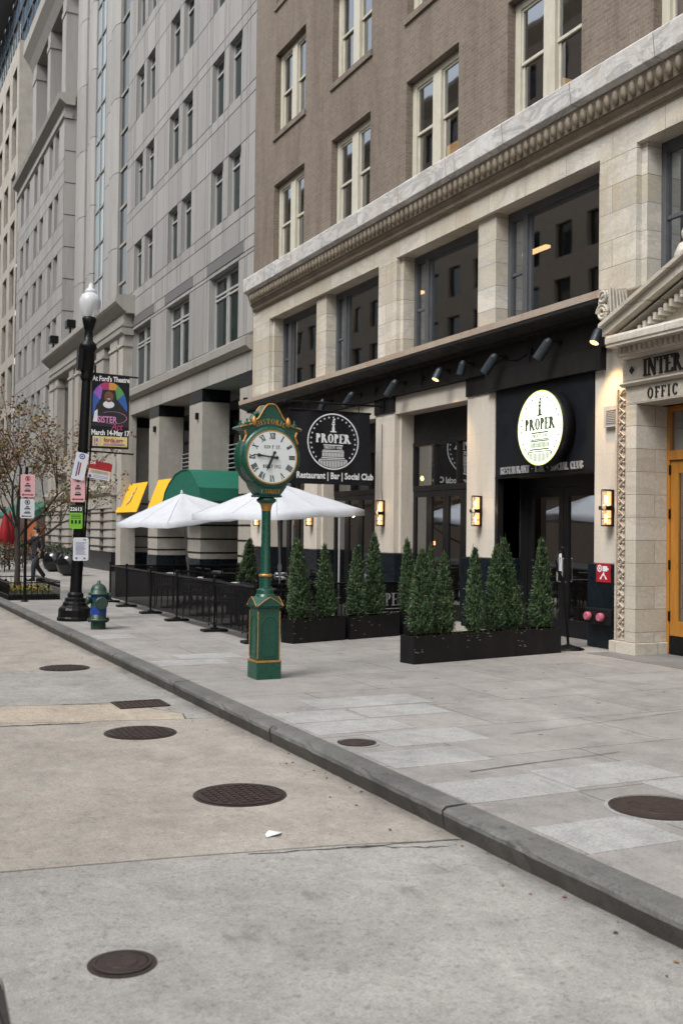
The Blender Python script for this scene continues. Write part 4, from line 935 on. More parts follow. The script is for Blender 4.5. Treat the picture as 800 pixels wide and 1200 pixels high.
# canopies and awnings
t = thing('barrel_canopy', 'dark green barrel shaped entrance canopy on the grey building', 'awning', (XF, 32.3, 2.65))
pr = [(30.37, 2.64), (30.37, 3.02), (30.75, 3.30), (31.2, 3.52), (31.6, 3.62), (32.2, 3.62), (32.9, 3.52), (33.6, 3.25), (34.05, 2.98), (34.3, 2.64)]
mb = MB(); mb.prism(pr, 'x', 9.7, XF+.9); mb.build('fabric', 'green_fabric', t)
mb = MB()
for i in range(len(pr)-1):
    a, b = pr[i], pr[i+1]
    if i: mb.tube((9.69, *a), (9.69, *b), .02, n=5)
mb.build('frame', 'green_fabric', t)
def shed(a, b, lb, logo):
    t = thing('shed_awning', lb, 'awning', (XF, (a+b)/2, 3.0), 0, 'yellow awnings between the columns')
    mb = MB(); mb.mesh([(XF-.01, a, 3.58), (XF-.01, b, 3.58), (XF-.45, b, 2.42), (XF-.45, a, 2.42), (XF-.01, a, 3.54), (XF-.01, b, 3.54), (XF-.43, b, 2.40), (XF-.43, a, 2.40)],
                       [(0, 1, 2, 3), (7, 6, 5, 4), (0, 3, 7, 4), (1, 5, 6, 2), (3, 2, 6, 7), (0, 4, 5, 1)]); mb.build('fabric', 'yellow_fabric', t)
    mb = MB()
    for y_ in (a+.03, b-.03): mb.path([(XF-.01, y_, 3.5), (XF-.42, y_, 2.40), (XF-.01, y_, 2.40)], .015)
    mb.build('frame', 'steel', t)
    if logo:
        mb = MB()
        def on(u, s): return (XF-.01-.44*s-.035, (a+b)/2-u, 3.58-1.16*s+.014)
        for poly in ([(-.10, .62), (.16, .66), (.28, .42), (.10, .40)], [(.0, .40), (.34, .36), (.30, .26), (.02, .30)], [(.2, .25), (.40, .22), (.36, .12), (.24, .12)], [(-.38, .74), (-.02, .70), (-.06, .60), (-.3, .66)]):
            mb.face([on(*p) for p in poly])
        mb.build('logo', 'logo_beige', t, recalc=False)
shed(39.85, 43.2, 'yellow sloping awning with a pale logo at the left of the green canopy', True)
shed(34.75, 38.35, 'plain yellow awning half hidden behind the green canopy', False)
# pavilion with cornice, glass bay above
B3 = thing('stone_pavilion', 'two storey limestone pavilion with heavy cornice under the tall glass strips', 'building', (10.3, 50, 0))
XPV = 10.3; PY0, PY1 = 42.62, 59.3
mb = MB()
mb.prism([(XPV+.02, 10.55), (XPV-.1, 10.62), (XPV-.35, 10.85), (XPV-.42, 10.95), (XPV-.42, 11.15), (XPV-.30, 11.22), (XPV+1.3, 11.3), (XPV+1.3, 10.5), (XPV+.02, 10.5)], 'y', PY0-.35, PY1+.3)
mb.prism([(XPV+.01, 9.66), (XPV-.10, 9.75), (XPV-.12, 9.92), (XPV+.4, 9.93), (XPV+.4, 9.66)], 'y', PY0-.1, PY1)
mb.prism([(XPV+.01, 10.0), (XPV-.07, 10.05), (XPV-.07, 10.13), (XPV+.4, 10.14), (XPV+.4, 10.0)], 'y', PY0-.06, PY1)
mb.build('cornice', 'granite_ledge', B3)
mb = MB(); mb.box(XPV, XPV+.6, PY0, PY1, 9.93, 10.5); mb.box(XPV+.38, XPV+.6, PY0, PY1, 0, 9.93)
for a, b in ((42.62, 43.4), (43.7, 45), (46.2, 47.7), (51.5, 52.4), (52.9, 54.0), (57, 57.9), (58.2, 59.3)):
    mb.box(XPV, XPV+.38, a, b, 0, 9.2); mb.box(XPV-.05, XPV+.38, a-.05, b+.05, 9.2, 9.32); mb.box(XPV+.01, XPV+.38, a, b, 9.32, 9.655)
mb.box(XPV+.05, XPV+.37, PY0+.02, PY1-.02, 4.6, 5.1)
mb.build('wall', 'limestone', B3)
parts('glazing', 'black_glass', B3, [(XPV+.33, XPV+.379, a, b, 5.6, 9.2) for a, b in ((45.15, 46.05), (48.1, 51.1), (54.4, 56.7))])
for (a, b, nb) in ((43.45, 49.0, 'right'), (52.6, 59.0, 'left')):
    mb = MB(); X0 = 10.12
    mb.prism([(X0-.02, 3.14), (X0-.12, 3.25), (X0-.16, 3.42), (X0-.10, 3.56), (10.9, 3.58), (10.9, 3.14)], 'y', a-.12, b+.12)
    mb.box(X0, 10.85, a, b, 2.62, 3.138)
    o = mb.build('porch', 'limestone', B3)
    mb = MB(); L_ = b-a
    for u0, u1, dx in ((0, .17, 0), (.17, .30, .05), (.30, .42, .35), (.42, .75, 0.02), (.75, .87, .3), (.87, 1, 0)): mb.box(X0+.03+dx*.5, 10.80, a+L_*u0, a+L_*u1-.01, .8, 2.618)
    mb.build('porch_wall', 'limestone', o)
    mb = MB()
    for k in range(5):
        z_ = .98+.36*k; mb.box(X0+.015, 10.8, a-.01, b-.02, z_, z_+.05)
    mb.box(X0+.0, 10.82, a-.02, b-.03, 0, .79)
    mb.build('band', 'black_stone', o)
B4 = thing('glass_bay', 'tall recessed bay of vertical glass strips between rounded stone shafts', 'building', (11.5, 50, 11))
mb = MB(); mb.box(11.56, 12.2, 43.9, 58.2, 11.2, 40); mb.build('back_wall', 'granite', B4)
for y0, y1, dx in ((48.4, 50.0, .0), (50.1, 51.5, .12), (53.8, 54.7, .05), (54.8, 55.6, .15), (56.0, 58.15, .0), (43.95, 46.9, .1)):
    mb = MB(); z_ = 11.2
    while z_ < 40:
        mb.prism([(11.6, y0), (11.35+dx, y0), (11.2+dx, y0+.25*(y1-y0)), (11.2+dx, y0+.75*(y1-y0)), (11.35+dx, y1), (11.6, y1)], 'z', z_+.03, min(40, z_+3.5)); z_ += 3.5
    mb.build('stone_shaft', 'granite', B4)
mb = MB(); mb.box(11.46, 11.55, 51.6, 53.7, 11.2, 40); mb.build('bright_glazing', 'bright_glass', B4)
mb = MB(); mb.box(11.46, 11.55, 47.0, 48.3, 11.2, 40); mb.build('dark_glazing', 'teal_glass', B4)
mb = MB()
for k in range(17): z_ = 12.4+k*1.75; mb.box(11.40, 11.46, 51.6, 53.7, z_, z_+.08); mb.box(11.40, 11.46, 47.0, 48.3, z_+.5, z_+.62)
for y_ in (52.6, 51.6): mb.box(11.40, 11.459, y_, y_+.07, 11.2, 40)
mb.build('glazing_bars', 'granite_ledge', B4)
for k, (x_, y_, z_) in enumerate(((10.0, 52.2, 11.6), (9.95, 56.4, 11.5), (10.05, 47.0, 11.6))):
    t = thing('flood_light', ['black floodlight on the pavilion cornice just left of the street lamp globe', 'black floodlight farthest left on the pavilion cornice', 'black floodlight on the cornice right of the street lamp globe'][k], 'floodlight', (x_, y_, z_-.4), 0, 'floodlights on the cornice')
    mb = MB(); mb.box(-.22, .22, -.28, .28, .3, .7); mb.build('housing', 'black_metal', t, world=False, bevel=.04)
    mb = MB(); mb.tube((0, 0, 0), (0, 0, .32), .05); mb.build('stem', 'black_metal', t, world=False)
# building with loggia
B5 = thing('loggia_building', 'grey stone building with deep loggia at the top and paired windows', 'building', (XF, 58.2, 0))
LY0, LY1, LY2 = 58.2, 69.2, 75.0
ops = []; rows = [(21.9, 24.0), (18.5, 20.45), (15.05, 17.0), (11.55, 13.5), (8.0, 10.0)]
for (a, b) in ((59.75, 62.8), (64.65, 68.0), (69.9, 73.4)):
    for c, d in rows: ops += [(a, a+1.2, c, d), (b-1.2, b, c, d)]
mb = MB(); facade(mb, XF, LY0, LY2, 3.6, 25.3, ops, .5, [63.7, 69, 74.2, 61.3, 66.3, 71.6], [24.2, 21.2, 17.7, 14.2, 10.8, 7.2], .04)
mb.face([(XF+.02, LY0, 0), (15, LY0, 0), (15, LY0, 25.3), (XF+.02, LY0, 25.3)])
mb.face([(XF, LY0, 25.3), (16, LY0, 25.3), (16, LY2, 25.3), (XF, LY2, 25.3)])
mb.build('wall', ['granite', 'granite_joint'], B5)
mb = MB()
for k in range(8):
    z_ = 11.8+k*1.75; mb.box(XF+.03, 11.9, LY0-.012, LY0, z_, z_+.04)
mb.build('joint', 'granite_joint', B5)
for a, b, c, d in ops: dbl_window(B5, XF+.18, a, c, 1.2, round(d-c, 2))
mb = MB()
mb.prism([(XF+.01, 24.75), (XF-.35, 25.0), (XF-.42, 25.25), (XF-.3, 25.35), (XF+.5, 25.4), (XF+.5, 24.75)], 'y', LY0-.3, LY2)
mb.prism([(XF+.01, 23.95+.12), (XF-.10, 24.15), (XF-.12, 24.35), (XF+.4, 24.36), (XF+.4, 24.07)], 'y', LY0-.1, LY2)
mb.prism([(XF+.01, 30.9), (XF-.25, 31.4), (XF-.6, 31.9), (XF-.6, 32.6), (XF+3, 32.7), (XF+3, 30.9)], 'y', LY0-.3, LY1+.3)
mb.build('cornice', 'granite_ledge', B5)
for a, b in ((58.2, 59.3), (63.0, 63.9), (67.9, 69.2)):
    mb = MB(); mb.box(XF, XF+1.3, a, b, 25.35, 30.9); mb.box(XF-.05, XF+1.35, a-.05, b+.05, 29.9, 30.2); mb.build('loggia_pier', 'granite', B5)
mb = MB(); mb.box(XF+1.9, XF+2.3, LY0, LY2, 25.35, 27.2); mb.box(XF+2.0, XF+2.3, LY0, LY1, 27.2, 31); mb.build('loggia_wall', 'granite', B5)
parts('loggia_glazing', 'black_glass', B5, [(XF+1.88, XF+1.899, a, b, 25.4, 26.9) for a, b in ((60.2, 61.4), (64.8, 66), (70, 71.2))]+[(XF+1.97, XF+1.999, a, b, 27.4, 30.8) for a, b in ((59.5, 63), (64, 67.8))])
mb = MB(); mb.box(XF, XF+.3, 59, 75, 2.9, 3.6); mb.box(XF, XF+.5, 64.2, 65.2, 0, 2.9); mb.box(XF, XF+.5, 71, 72, 0, 2.9); mb.box(XF, XF+.5, 58.2, 59.6, 0, 2.9); mb.build('shop_surround', 'limestone', B5)
mb = MB(); mb.box(XF+.4, XF+.5, 59.6, 75, 0.3, 2.2); mb.build('shop_window', 'shop_glow', B5)
# tan building behind and glass tower
B6 = thing('tan_building', 'tan stone building with tall windows at the far left edge', 'building', (XF, 75, 0))
ops = []
for a in (76.0, 79.5, 83.0, 86.5, 90):
    ops += [(a, a+2.1, 31.0, 34.0), (a, a+2.1, 27.7, 30.4)]+[(a, a+2.1, z, z+2.7) for z in (23.9, 20.5, 17.2, 13.8, 10.4, 7)]
mb = MB(); facade(mb, XF-.05, 75.02, 94, 0, 35.4, ops, .4)
mb.face([(XF-.05, 75.02, 20), (18, 75.02, 20), (18, 75.02, 35.4), (XF-.05, 75.02, 35.4)]); mb.face([(XF-.05, 75.02, 35.4), (18, 75.02, 35.4), (18, 94, 35.4), (XF-.05, 94, 35.4)])
mb.build('wall', 'limestone_warm', B6)
for a, b, c, d in ops: dbl_window(B6, XF+.2, a, c, 2.1, round(d-c, 2), kind='grid', frame='gray_frame', glass='teal_glass')
parts('spandrel', 'white_paint', B6, [(XF+.0, XF+.25, a+.1, a+2.0, 30.4, 31.0) for a in (76.0, 79.5, 83.0, 86.5, 90)])
B7 = thing('glass_tower', 'blue glass tower rising behind the tan building', 'building', (12.5, 76, 35))
mb = MB(); mb.box(12.2, 20, 72.0, 110, 35.4, 60); mb.build('glass_wall', 'blue_glass', B7)
mb = MB()
for k in range(16): mb.box(12.08, 12.2, 72.0+k*2.4, 72.15+k*2.4, 35.4, 60)
for k in range(12): mb.box(12.06, 12.19, 72.0, 110, 36.4+k*1.9, 36.52+k*1.9)
mb.build('mullion', 'gray_frame', B7)
mb = MB(); mb.box(9.9, 12.1, 88, 105, 44.6, 45.1); mb.build('roof_overhang', 'granite_band', B7)
mb = MB()
for k in range(12): mb.tube((XF, 75.1+k*1.2, 35.4), (XF, 75.1+k*1.2, 36.5), .03, n=5)
mb.tube((XF, 75.1, 36.5), (XF, 90, 36.5), .04, n=5); mb.build('roof_railing', 'steel', B7)
# the street beyond and across the road (seen mirrored in the windows)
def opposite(name, lb, y0, y1, h, mat, pitch, fl, wz):
    t = thing(name, lb, 'building', (-18, (y0+y1)/2, 0)); ops = []
    z = 4.6
    while z+wz < h-1:
        y = y0+1.2
        while y+1.5 < y1: ops.append((y, y+1.5, z, z+wz)); y += pitch
        z += fl
    mb = MB(); facade(mb, 0, y0, y1, 0, h, ops, .3); mb.v = [(-18-v[0], v[1], v[2]) for v in mb.v]
    mb.box(-30, -18.3, y0, y0+.1, 0, h); mb.box(-30, -18.3, y1-.1, y1, 0, h); mb.box(-30, -18, y0, y1, h-.1, h+.01)
    mb.build('wall', mat, t)
    mb = MB(); mb.box(-18.3, -18.25, y0+.1, y1-.1, 3.5, h-.3); mb.build('glazing', 'black_glass', t)
    mb = MB(); mb.prism([(-18, h-.8), (-17.4, h), (-17.4, h+.3), (-18.2, h+.3), (-18.2, h-.8)], 'y', y0, y1); mb.prism([(-18, 3.9), (-17.7, 4.1), (-17.7, 4.3), (-18.1, 4.3), (-18.1, 3.9)], 'y', y0, y1); mb.build('cornice', mat, t)
opposite('opposite_building', 'tan office block across the road, behind the camera', -14, 16, 20, 'tan_wall', 3.1, 3.6, 2.1)
opposite('opposite_building', 'pale stone block across the road opposite the colonnade', 16.1, 48, 23, 'opposite_stone', 3.4, 3.7, 2.2)
opposite('opposite_building', 'tan block across the road at the far end', 48.1, 150, 34, 'tan_wall', 3.2, 3.6, 2.2)
# ================================================================== STREET CLOCK
CX0, CY0 = 4.60, 11.80
T = thing('street_clock', 'green and gold historic street clock on a square pedestal', 'clock', (CX0, CY0, 0))
def bxs(mb, h, z0, z1, h2=None):
    h2 = h if h2 is None else h2
    mb.mesh([(-h, -h, z0), (h, -h, z0), (h, h, z0), (-h, h, z0), (-h2, -h2, z1), (h2, -h2, z1), (h2, h2, z1), (-h2, h2, z1)], [(3, 2, 1, 0), (4, 5, 6, 7), (0, 1, 5, 4), (1, 2, 6, 5), (2, 3, 7, 6), (3, 0, 4, 7)])
mb = MB(); bxs(mb, .155, 0, .20); bxs(mb, .138, .224, .84); bxs(mb, .165, .842, .875, .15)
for s in range(4):      # little gables on the pedestal cap
    a = s*math.pi/2; c, s_ = math.cos(a), math.sin(a)
    q = lambda x, y, z: (x*c-y*s_, x*s_+y*c, z)
    mb.mesh([q(-.16, -.168, .86), q(.16, -.168, .86), q(0, -.168, .965), q(-.10, -.03, .99), q(.10, -.03, .99), q(-.16, -.10, .86), q(.16, -.10, .86)], [(0, 1, 2), (0, 2, 3, 5), (1, 6, 4, 2), (2, 4, 3)])
mb.lathe([(.15, .86), (.125, .95), (.12, .98), (.10, 1.0), (.098, 1.05), (.08, 1.06), (.07, 1.07)], n=24)
pe = mb.build('pedestal', 'green_paint', T, world=False, bevel=.006)
mb = MB()
for s in range(4):
    a = s*math.pi/2; c, s_ = math.cos(a), math.sin(a); q = lambda x, y, z: (x*c-y*s_, x*s_+y*c, z)
    pts = [(-.09, .27), (.09, .27), (.09, .66), (.06, .72), (0, .745), (-.06, .72), (-.09, .66)]
    for (x0, z0), (x1, z1) in zip(pts, pts[1:]+pts[:1]): mb.tube(q(x0, -.140, z0), q(x1, -.140, z1), .006, n=5)
mb.build('panel_moulding', 'green_paint', pe, world=False)
mb = MB(); bxs(mb, .157, .200, .222)
for x in (-.14, .14):
    for y in (-.14, .14): mb.tube((x*.985, y*.985, .25), (x*.985, y*.985, .80), .008, n=6)
for s in range(4):
    a = s*math.pi/2; c, s_ = math.cos(a), math.sin(a); q = lambda x, y, z: (x*c-y*s_, x*s_+y*c, z)
    mb.path([q(-.16, -.172, .862), q(-.07, -.172, .93), q(0, -.172, .967), q(.07, -.172, .93), q(.16, -.172, .862)], .006, 5)
mb.lathe([(.075, 1.205), (.082, 1.215), (.082, 1.225), (.075, 1.235)], n=24)
mb.lathe([(.056, 1.985), (.07, 2.05), (.085, 2.075)], n=20, rib=.12); mb.build('gilding', 'gold_paint', T, world=False)
mb = MB(); mb.lathe([(.075, 1.07), (.07, 1.1), (.068, 1.205)], n=24, rib=.05); mb.lathe([(.068, 1.235), (.058, 1.26), (.054, 1.9), (.056, 1.985)], n=24, rib=.09)
mb.lathe([(.085, 2.076), (.115, 2.10), (.12, 2.125), (.095, 2.14), (.09, 2.15)], n=20); mb.build('column', 'green_paint', T, world=False)
CZ = 2.62
mb = MB(); mb.box(-.16, .16, -.10, .10, 2.15, 2.175); mb.prism([(-.13, 2.175), (.13, 2.175), (.20, 2.27), (.24, 2.38), (-.24, 2.38), (-.20, 2.27)], 'y', -.13, .13)
mb.lathe([(.315, -.17), (.345, -.165), (.367, -.14), (.367, -.10), (.355, -.08), (.355, .08), (.367, .10), (.367, .14), (.345, .165), (.315, .17)], (0, 0, CZ), n=64, axis='y')
half = [(0, .63), (.05, .62), (.085, .58), (.12, .52), (.155, .46), (.20, .42), (.24, .385), (.29, .365), (.37, .35), (.385, .335), (.33, .31), (.30, .25), (.29, .20)]
outl = [(x, CZ+z) for x, z in half]+[(-x, CZ+z) for x, z in reversed(half[1:])]
mb.prism(outl, 'y', -.115, .115)
mb.build('case', 'green_paint', T, world=False, bevel=.004)
mb = MB()
for s in (-1, 1):
    mb = MB()
    for y in (-.125, .125): mb.path([(s*x, y, CZ+z+.005) for x, z in half[:10]], .010, 6)
    mb.path([(s*.33, -.12, CZ+.31), (s*.31, -.12, CZ+.25), (s*.345, -.12, CZ+.17)], .014, 6)
    mb.lathe([(.01, 0), (.03, .02), (.035, .06), (.02, .10), (.008, .12)], (s*.215, -.125, CZ+.36), n=8)
    mb.build('gold_trim', 'gold_paint', T, world=False)
mb = MB()
ring(mb, lambda u, v, d: (u, -.172-d, CZ+v), .305, .322, 0, 64)
mb.build('dial_ring', 'gold_paint', T, world=False); mb = MB()
letters(mb, 'HISTORIC', .062, lambda u, v, d: ((.395+v)*math.sin(u/.40), -.117-d, CZ+.0+(.395+v)*math.cos(u/.40)), 1.1, .14, 1.0, depth=.004)
letters(mb, 'F STREET', .045, lambda u, v, d: (u, -.132-d, 2.195+v), 1.1, .10, .95, depth=.004)
mb.build('gold_lettering', 'gold_paint', T, world=False)
for s in (-1, 1):      # side roof scrolls and finials
    mb = MB()
    mb.prism([(s*.20, CZ+.43), (s*.385, CZ+.36), (s*.40, CZ+.34), (s*.385, CZ+.33), (s*.2, CZ+.38)], 'y', -.13, .13)
    for y in (-.11, .11): m2 = MB(); m2.lathe([(.03, 0), (.035, .02), (.01, .04), (.018, .055), (.0, .08)], (s*.30, y, CZ+.375), n=8); m2.build('finial', 'green_paint', T, world=False)
    mb.path([(s*.12, 0, CZ+.53), (s*.17, 0, CZ+.50), (s*.2, 0, CZ+.44)], .035, 8)
    mb.build('crown_scroll', 'green_paint', T, world=False)
mb = MB(); disc(mb, lambda u, v, d: (u, -.171, CZ+v), .306, 0, 64); mb.build('dial', 'clock_face', T, world=False, recalc=False)
mb = MB(); rn = ['XII', 'I', 'II', 'III', 'IIII', 'V', 'VI', 'VII', 'VIII', 'IX', 'X', 'XI']
for k, s in enumerate(rn):
    a = R(30*k)
    mb = MB(); letters(mb, s, .074, (lambda a: lambda u, v, d: ((.214+v)*math.sin(a)+u*math.cos(a), -.1725-d*.2, CZ+(.214+v)*math.cos(a)-u*math.sin(a)))(a), 1.25, -.03, .74, depth=.002)
    mb.build('numeral', 'ink', T, world=False, recalc=False)
mb = MB()
letters(mb, '1119 F ST.', .040, lambda u, v, d: (u, -.1725-d*.2, CZ+.10+v), 1.15, .12, .92, depth=.002)
letters(mb, 'BUILT 1912', .040, lambda u, v, d: (u, -.1725-d*.2, CZ-.13+v), 1.15, .10, .90, depth=.002)
mb.build('dial_lettering', 'ink', T, world=False, recalc=False)
def hand(name, ang, L_, wd, y):
    a = R(ang); mb = MB(); q = lambda u, v: (u*math.cos(a)+v*math.sin(a), y, CZ-u*math.sin(a)+v*math.cos(a))
    o = [(-.012, -.075), (-.02, -.06), (-.01, -.03), (-wd, 0), (-wd*1.2, L_*.55), (-.022, L_*.7), (-.006, L_*.8), (0, L_), (.006, L_*.8), (.022, L_*.7), (wd*1.2, L_*.55), (wd, 0), (.01, -.03), (.02, -.06), (.012, -.075)]
    n = len(o); mb.mesh([q(*p) for p in o]+[(q(*p)[0], y+.004, q(*p)[2]) for p in o], [tuple(range(n)), tuple(range(2*n-1, n-1, -1))]+[(i, (i+1) % n, n+(i+1) % n, n+i) for i in range(n)])
    mb.build(name, 'ink', T, world=False)
hand('minute_hand', 276, .25, .008, -.186); hand('hour_hand', 204, .19, .012, -.192)
mb = MB(); mb.lathe([(.02, -.198), (.02, -.175)], (0, 0, CZ), n=12, axis='y'); mb.build('hub', 'ink', T, world=False)
# ================================================================== STREET LAMP WITH BANNER AND SIGNS
LX, LYY = 4.08, 20.42
T = thing('street_lamp', 'tall black fluted street lamp with a frosted glass globe', 'street lamp', (LX, LYY, 0)); T.rotation_euler = (0, R(1.9), 0)
mb = MB(); mb.lathe([(.33, 0), (.33, .05), (.31, .07), (.31, .20), (.29, .24), (.24, .28), (.23, .34), (.20, .36), (.20, .42), (.15, .44), (.155, .50), (.12, .54)], n=16, smooth=False); mb.build('base', 'black_metal', T, world=False, bevel=.008)
mb = MB(); mb.lathe([(.115, .54), (.11, .9), (.085, 4.6)], n=24, rib=.08); mb.build('shaft', 'black_metal', T, world=False)
mb = MB(); mb.lathe([(.10, 4.6), (.12, 4.66), (.10, 4.72), (.13, 4.80), (.13, 5.15), (.17, 5.22), (.16, 5.3), (.09, 5.36), (.075, 5.55), (.10, 5.62), (.12, 5.70), (.14, 5.78), (.11, 5.82)], n=16); mb.box(-.19, -.1, -.1, .1, 4.78, 5.20); mb.build('head', 'black_metal', T, world=False)
mb = MB(); mb.lathe([(.12, 5.82), (.17, 5.92), (.205, 6.06), (.205, 6.14), (.17, 6.24), (.10, 6.29)], n=24); gb = mb.build('globe', 'globe_glass', T, world=False)
mb = MB(); mb.lathe([(.11, 6.29), (.12, 6.31), (.09, 6.36), (.05, 6.385), (.055, 6.43), (.03, 6.47), (.0, 6.50)], n=16); mb.build('finial', 'globe_glass', gb, world=False)
mb = MB(); mb.lathe([(.05, 5.85), (.07, 5.95), (.07, 6.15), (.03, 6.2)], n=10); mb.build('lamp_housing', 'vent_gray', gb, world=False)
for z_ in (.95, 1.6, 2.3, 3.25, 4.75):
    mb = MB(); mb.lathe([(.12-.005*z_, z_), (.12-.005*z_, z_+.03)], n=20); mb.build('strap', 'black_metal', T, world=False)
mb = MB(); mb.box(.08, 1.0, -.016, .016, 4.735, 4.765); mb.box(.08, .98, -.016, .016, 3.23, 3.26); mb.tube((.12, 0, 1.3), (.16, 0, 4.9), .02, n=6); mb.build('banner_arm', 'black_metal', T, world=False)
# banner
BX0, BX1, BZ0, BZ1, BY = 4.33, 5.06, 3.30, 4.72, 20.38
t = thing('theatre_banner', 'black portrait theatre banner on the street lamp', 'banner', (4.33, BY, 3.3))
mb = MB(); mb.box(BX0, BX1, BY, BY+.012, BZ0, BZ1); mb.build('cloth', 'banner_black', t)
bw, bh = BX1-BX0, BZ1-BZ0
pb2 = lambda u, v, d=0: (BX0+u*bw, BY-.002-d, BZ0+v*bh)
ctr = (.45, .55)
cl_ = ['poster_blue', 'poster_blue', 'poster_green', 'poster_orange', 'poster_red', 'purple', 'poster_blue', 'poster_blue']
for k, cn in enumerate(cl_):
    a0, a1 = R(-20+27.5*k), R(-20+27.5*(k+1)); mb = MB()
    def lim(a):
        dx, dy = math.cos(a)*.5, math.sin(a)*.36; return (min(.97, max(.03, ctr[0]+dx)), min(.90, max(.33, ctr[1]+dy)))
    mb.face([pb2(*ctr), pb2(*lim(a0)), pb2(*lim((a0+a1)/2)), pb2(*lim(a1))]); mb.build('colour_ray', cn, t, recalc=False)
mb = MB(); mb.face([pb2(u, v, .002) for u, v in ((.02, .30), (.98, .30), (.96, .50), (.80, .60), (.66, .68), (.62, .80), (.28, .80), (.24, .68), (.12, .58), (.05, .46))]); mb.build('torso', 'ink', t, recalc=False)
mb = MB(); mb.face([pb2(.45+.15*math.cos(k*.35), .60+.05*math.sin(k*.35), .0045) for k in range(18)]); mb.face([pb2(u, v, .004) for u, v in ((.04, .36), (.16, .36), (.16, .53), (.08, .50))]); mb.build('collar', 'sign_white', t, recalc=False)
mb = MB(); mb.face([pb2(.45+.125*math.cos(k*.35), .705+.075*math.sin(k*.35), .006) for k in range(18)]); mb.build('portrait_face', 'skin_dark', t, recalc=False)
mb = MB(); mb.face([pb2(.45+.045*math.cos(math.pi+k*.35), .680+.010*math.sin(math.pi+k*.35), .008) for k in range(10)]); mb.build('smile', 'sign_white', t, recalc=False)
plain_text("At Ford's Theatre", .098, lambda u, v, d: (4.70+u, BY-.006, 4.60+v), 'lettering', 'white_paint', t, .004, wscale=.72)
plain_text('March 14-May 17', .098, lambda u, v, d: (4.70+u, BY-.006, 3.56+v), 'lettering', 'white_paint', t, .005, wscale=.76)
plain_text('SISTER', .125, lambda u, v, d: (4.63+u, BY-.010, 3.80+v), 'lettering', 'poster_pink', t, .004, wscale=.75)
plain_text('Act', .13, lambda u, v, d: (4.82+u+.2*v, BY-.012, 3.67+v), 'lettering', 'poster_red', t, .003, wscale=.8)
mb = MB(); mb.face([pb2(.04, .03, .002), pb2(.96, .03, .002), pb2(.96, .165, .002), pb2(.04, .165, .002)]); mb.build('footer', 'poster_yellow', t, recalc=False)
mb = MB(); ring(mb, lambda u, v, d: (4.74+u*1.6, BY-.011, 3.90+v*.7), .165, .172, 0, 30, a0=-120, a1=130); mb.build('flourish', 'poster_pink', t, recalc=False)
plain_text('fords.org', .085, lambda u, v, d: (4.76+u, BY-.008, 3.425+v), 'lettering', 'poster_red', t, .004, wscale=.85)
mb = MB(); rect(mb, lambda u, v, d: (u, BY-.008, v), 4.39, 4.405, 3.36, 3.50); rect(mb, lambda u, v, d: (u, BY-.008, v), 4.42, 4.46, 3.36, 3.385); rect(mb, lambda u, v, d: (u, BY-.008, v), 4.42, 4.46, 3.43, 3.50); rect(mb, lambda u, v, d: (u, BY-.008, v), 4.50, 4.506, 3.35, 3.52); rect(mb, lambda u, v, d: (u, BY-.008, v), 4.56, 5.0, 3.365, 3.378); rect(mb, lambda u, v, d: (u, BY-.008, v), 4.56, 4.98, 3.39, 3.40); mb.build('small_print', 'purple', t, recalc=False)
def plate(name, lb, cx, cz, w_, h_, Y, mat, tilt=0, group=None, border=None):
    t = thing(name, lb, 'sign', (cx, Y, cz), 0, group); c, s_ = math.cos(tilt), math.sin(tilt)
    q = lambda u, v, d=0: (cx+u*c-v*s_, Y-.004-d, cz+u*s_+v*c)
    mb = MB(); r = min(w_, h_)*.08; o = [(-w_/2+r, -h_/2), (w_/2-r, -h_/2), (w_/2, -h_/2+r), (w_/2, h_/2-r), (w_/2-r, h_/2), (-w_/2+r, h_/2), (-w_/2, h_/2-r), (-w_/2, -h_/2+r)]
    n = 8; mb.mesh([q(*p) for p in o]+[q(*p, -.006) for p in o], [tuple(range(n)), tuple(range(2*n-1, n-1, -1))]+[(i, (i+1) % n, n+(i+1) % n, n+i) for i in range(n)]); mb.build('plate', mat, t)
    return t, q
def noparking(lb, cx, cz, w_, h_, Y, mat='sign_pink', arrow='sign_red', arrow2=True):
    t, q = plate('parking_sign', lb, cx, cz, w_, h_, Y, mat)
    mb = MB(); ring(mb, lambda u, v, d: q(u, v, .001), w_*.14, w_*.19, 0, 20, 0, h_*.32)
    mb.face([q(-w_*.12, h_*.35, .0015), q(-w_*.09, h_*.37, .0015), q(w_*.12, h_*.29, .0015), q(w_*.09, h_*.27, .0015)])
    rect(mb, lambda u, v, d: q(u, v, .001), -w_*.3, w_*.3, -h_*.42, -h_*.375)
    mb.face([q(-w_*.42, -h_*.4, .001), q(-w_*.28, -h_*.34, .001), q(-w_*.28, -h_*.455, .001)])
    if arrow2: mb.face([q(w_*.42, -h_*.4, .001), q(w_*.28, -h_*.34, .001), q(w_*.28, -h_*.455, .001)])
    mb.build('symbol', arrow, t, recalc=False)
    mb = MB(); rect(mb, lambda u, v, d: q(u, v, .001), -w_*.06, w_*.05, h_*.25, h_*.39)
    for v0, v1, u in ((.06, .12, .1), (-.02, .035, .2), (-.06, -.04, .22), (-.26, -.19, .22), (-.16, -.13, .16)): rect(mb, lambda u_, v, d: q(u_, v, .001), -w_*u, w_*u, h_*v0, h_*v1)
    mb.build('lettering', 'ink', t, recalc=False)
YSN = 20.24
noparking('pink bordered no parking sign with red double arrow on the street lamp', 4.07, 2.51, .27, .52, YSN)
t, q = plate('notice_sign', 'bright green notice with dark number header on the street lamp', 4.04, 1.97, .25, .45, YSN-.005, 'sign_green')
mb = MB(); rect(mb, lambda u, v, d: q(u, v, .002), -.12, .12, .08, .225); mb.build('header', 'ink', t, recalc=False)
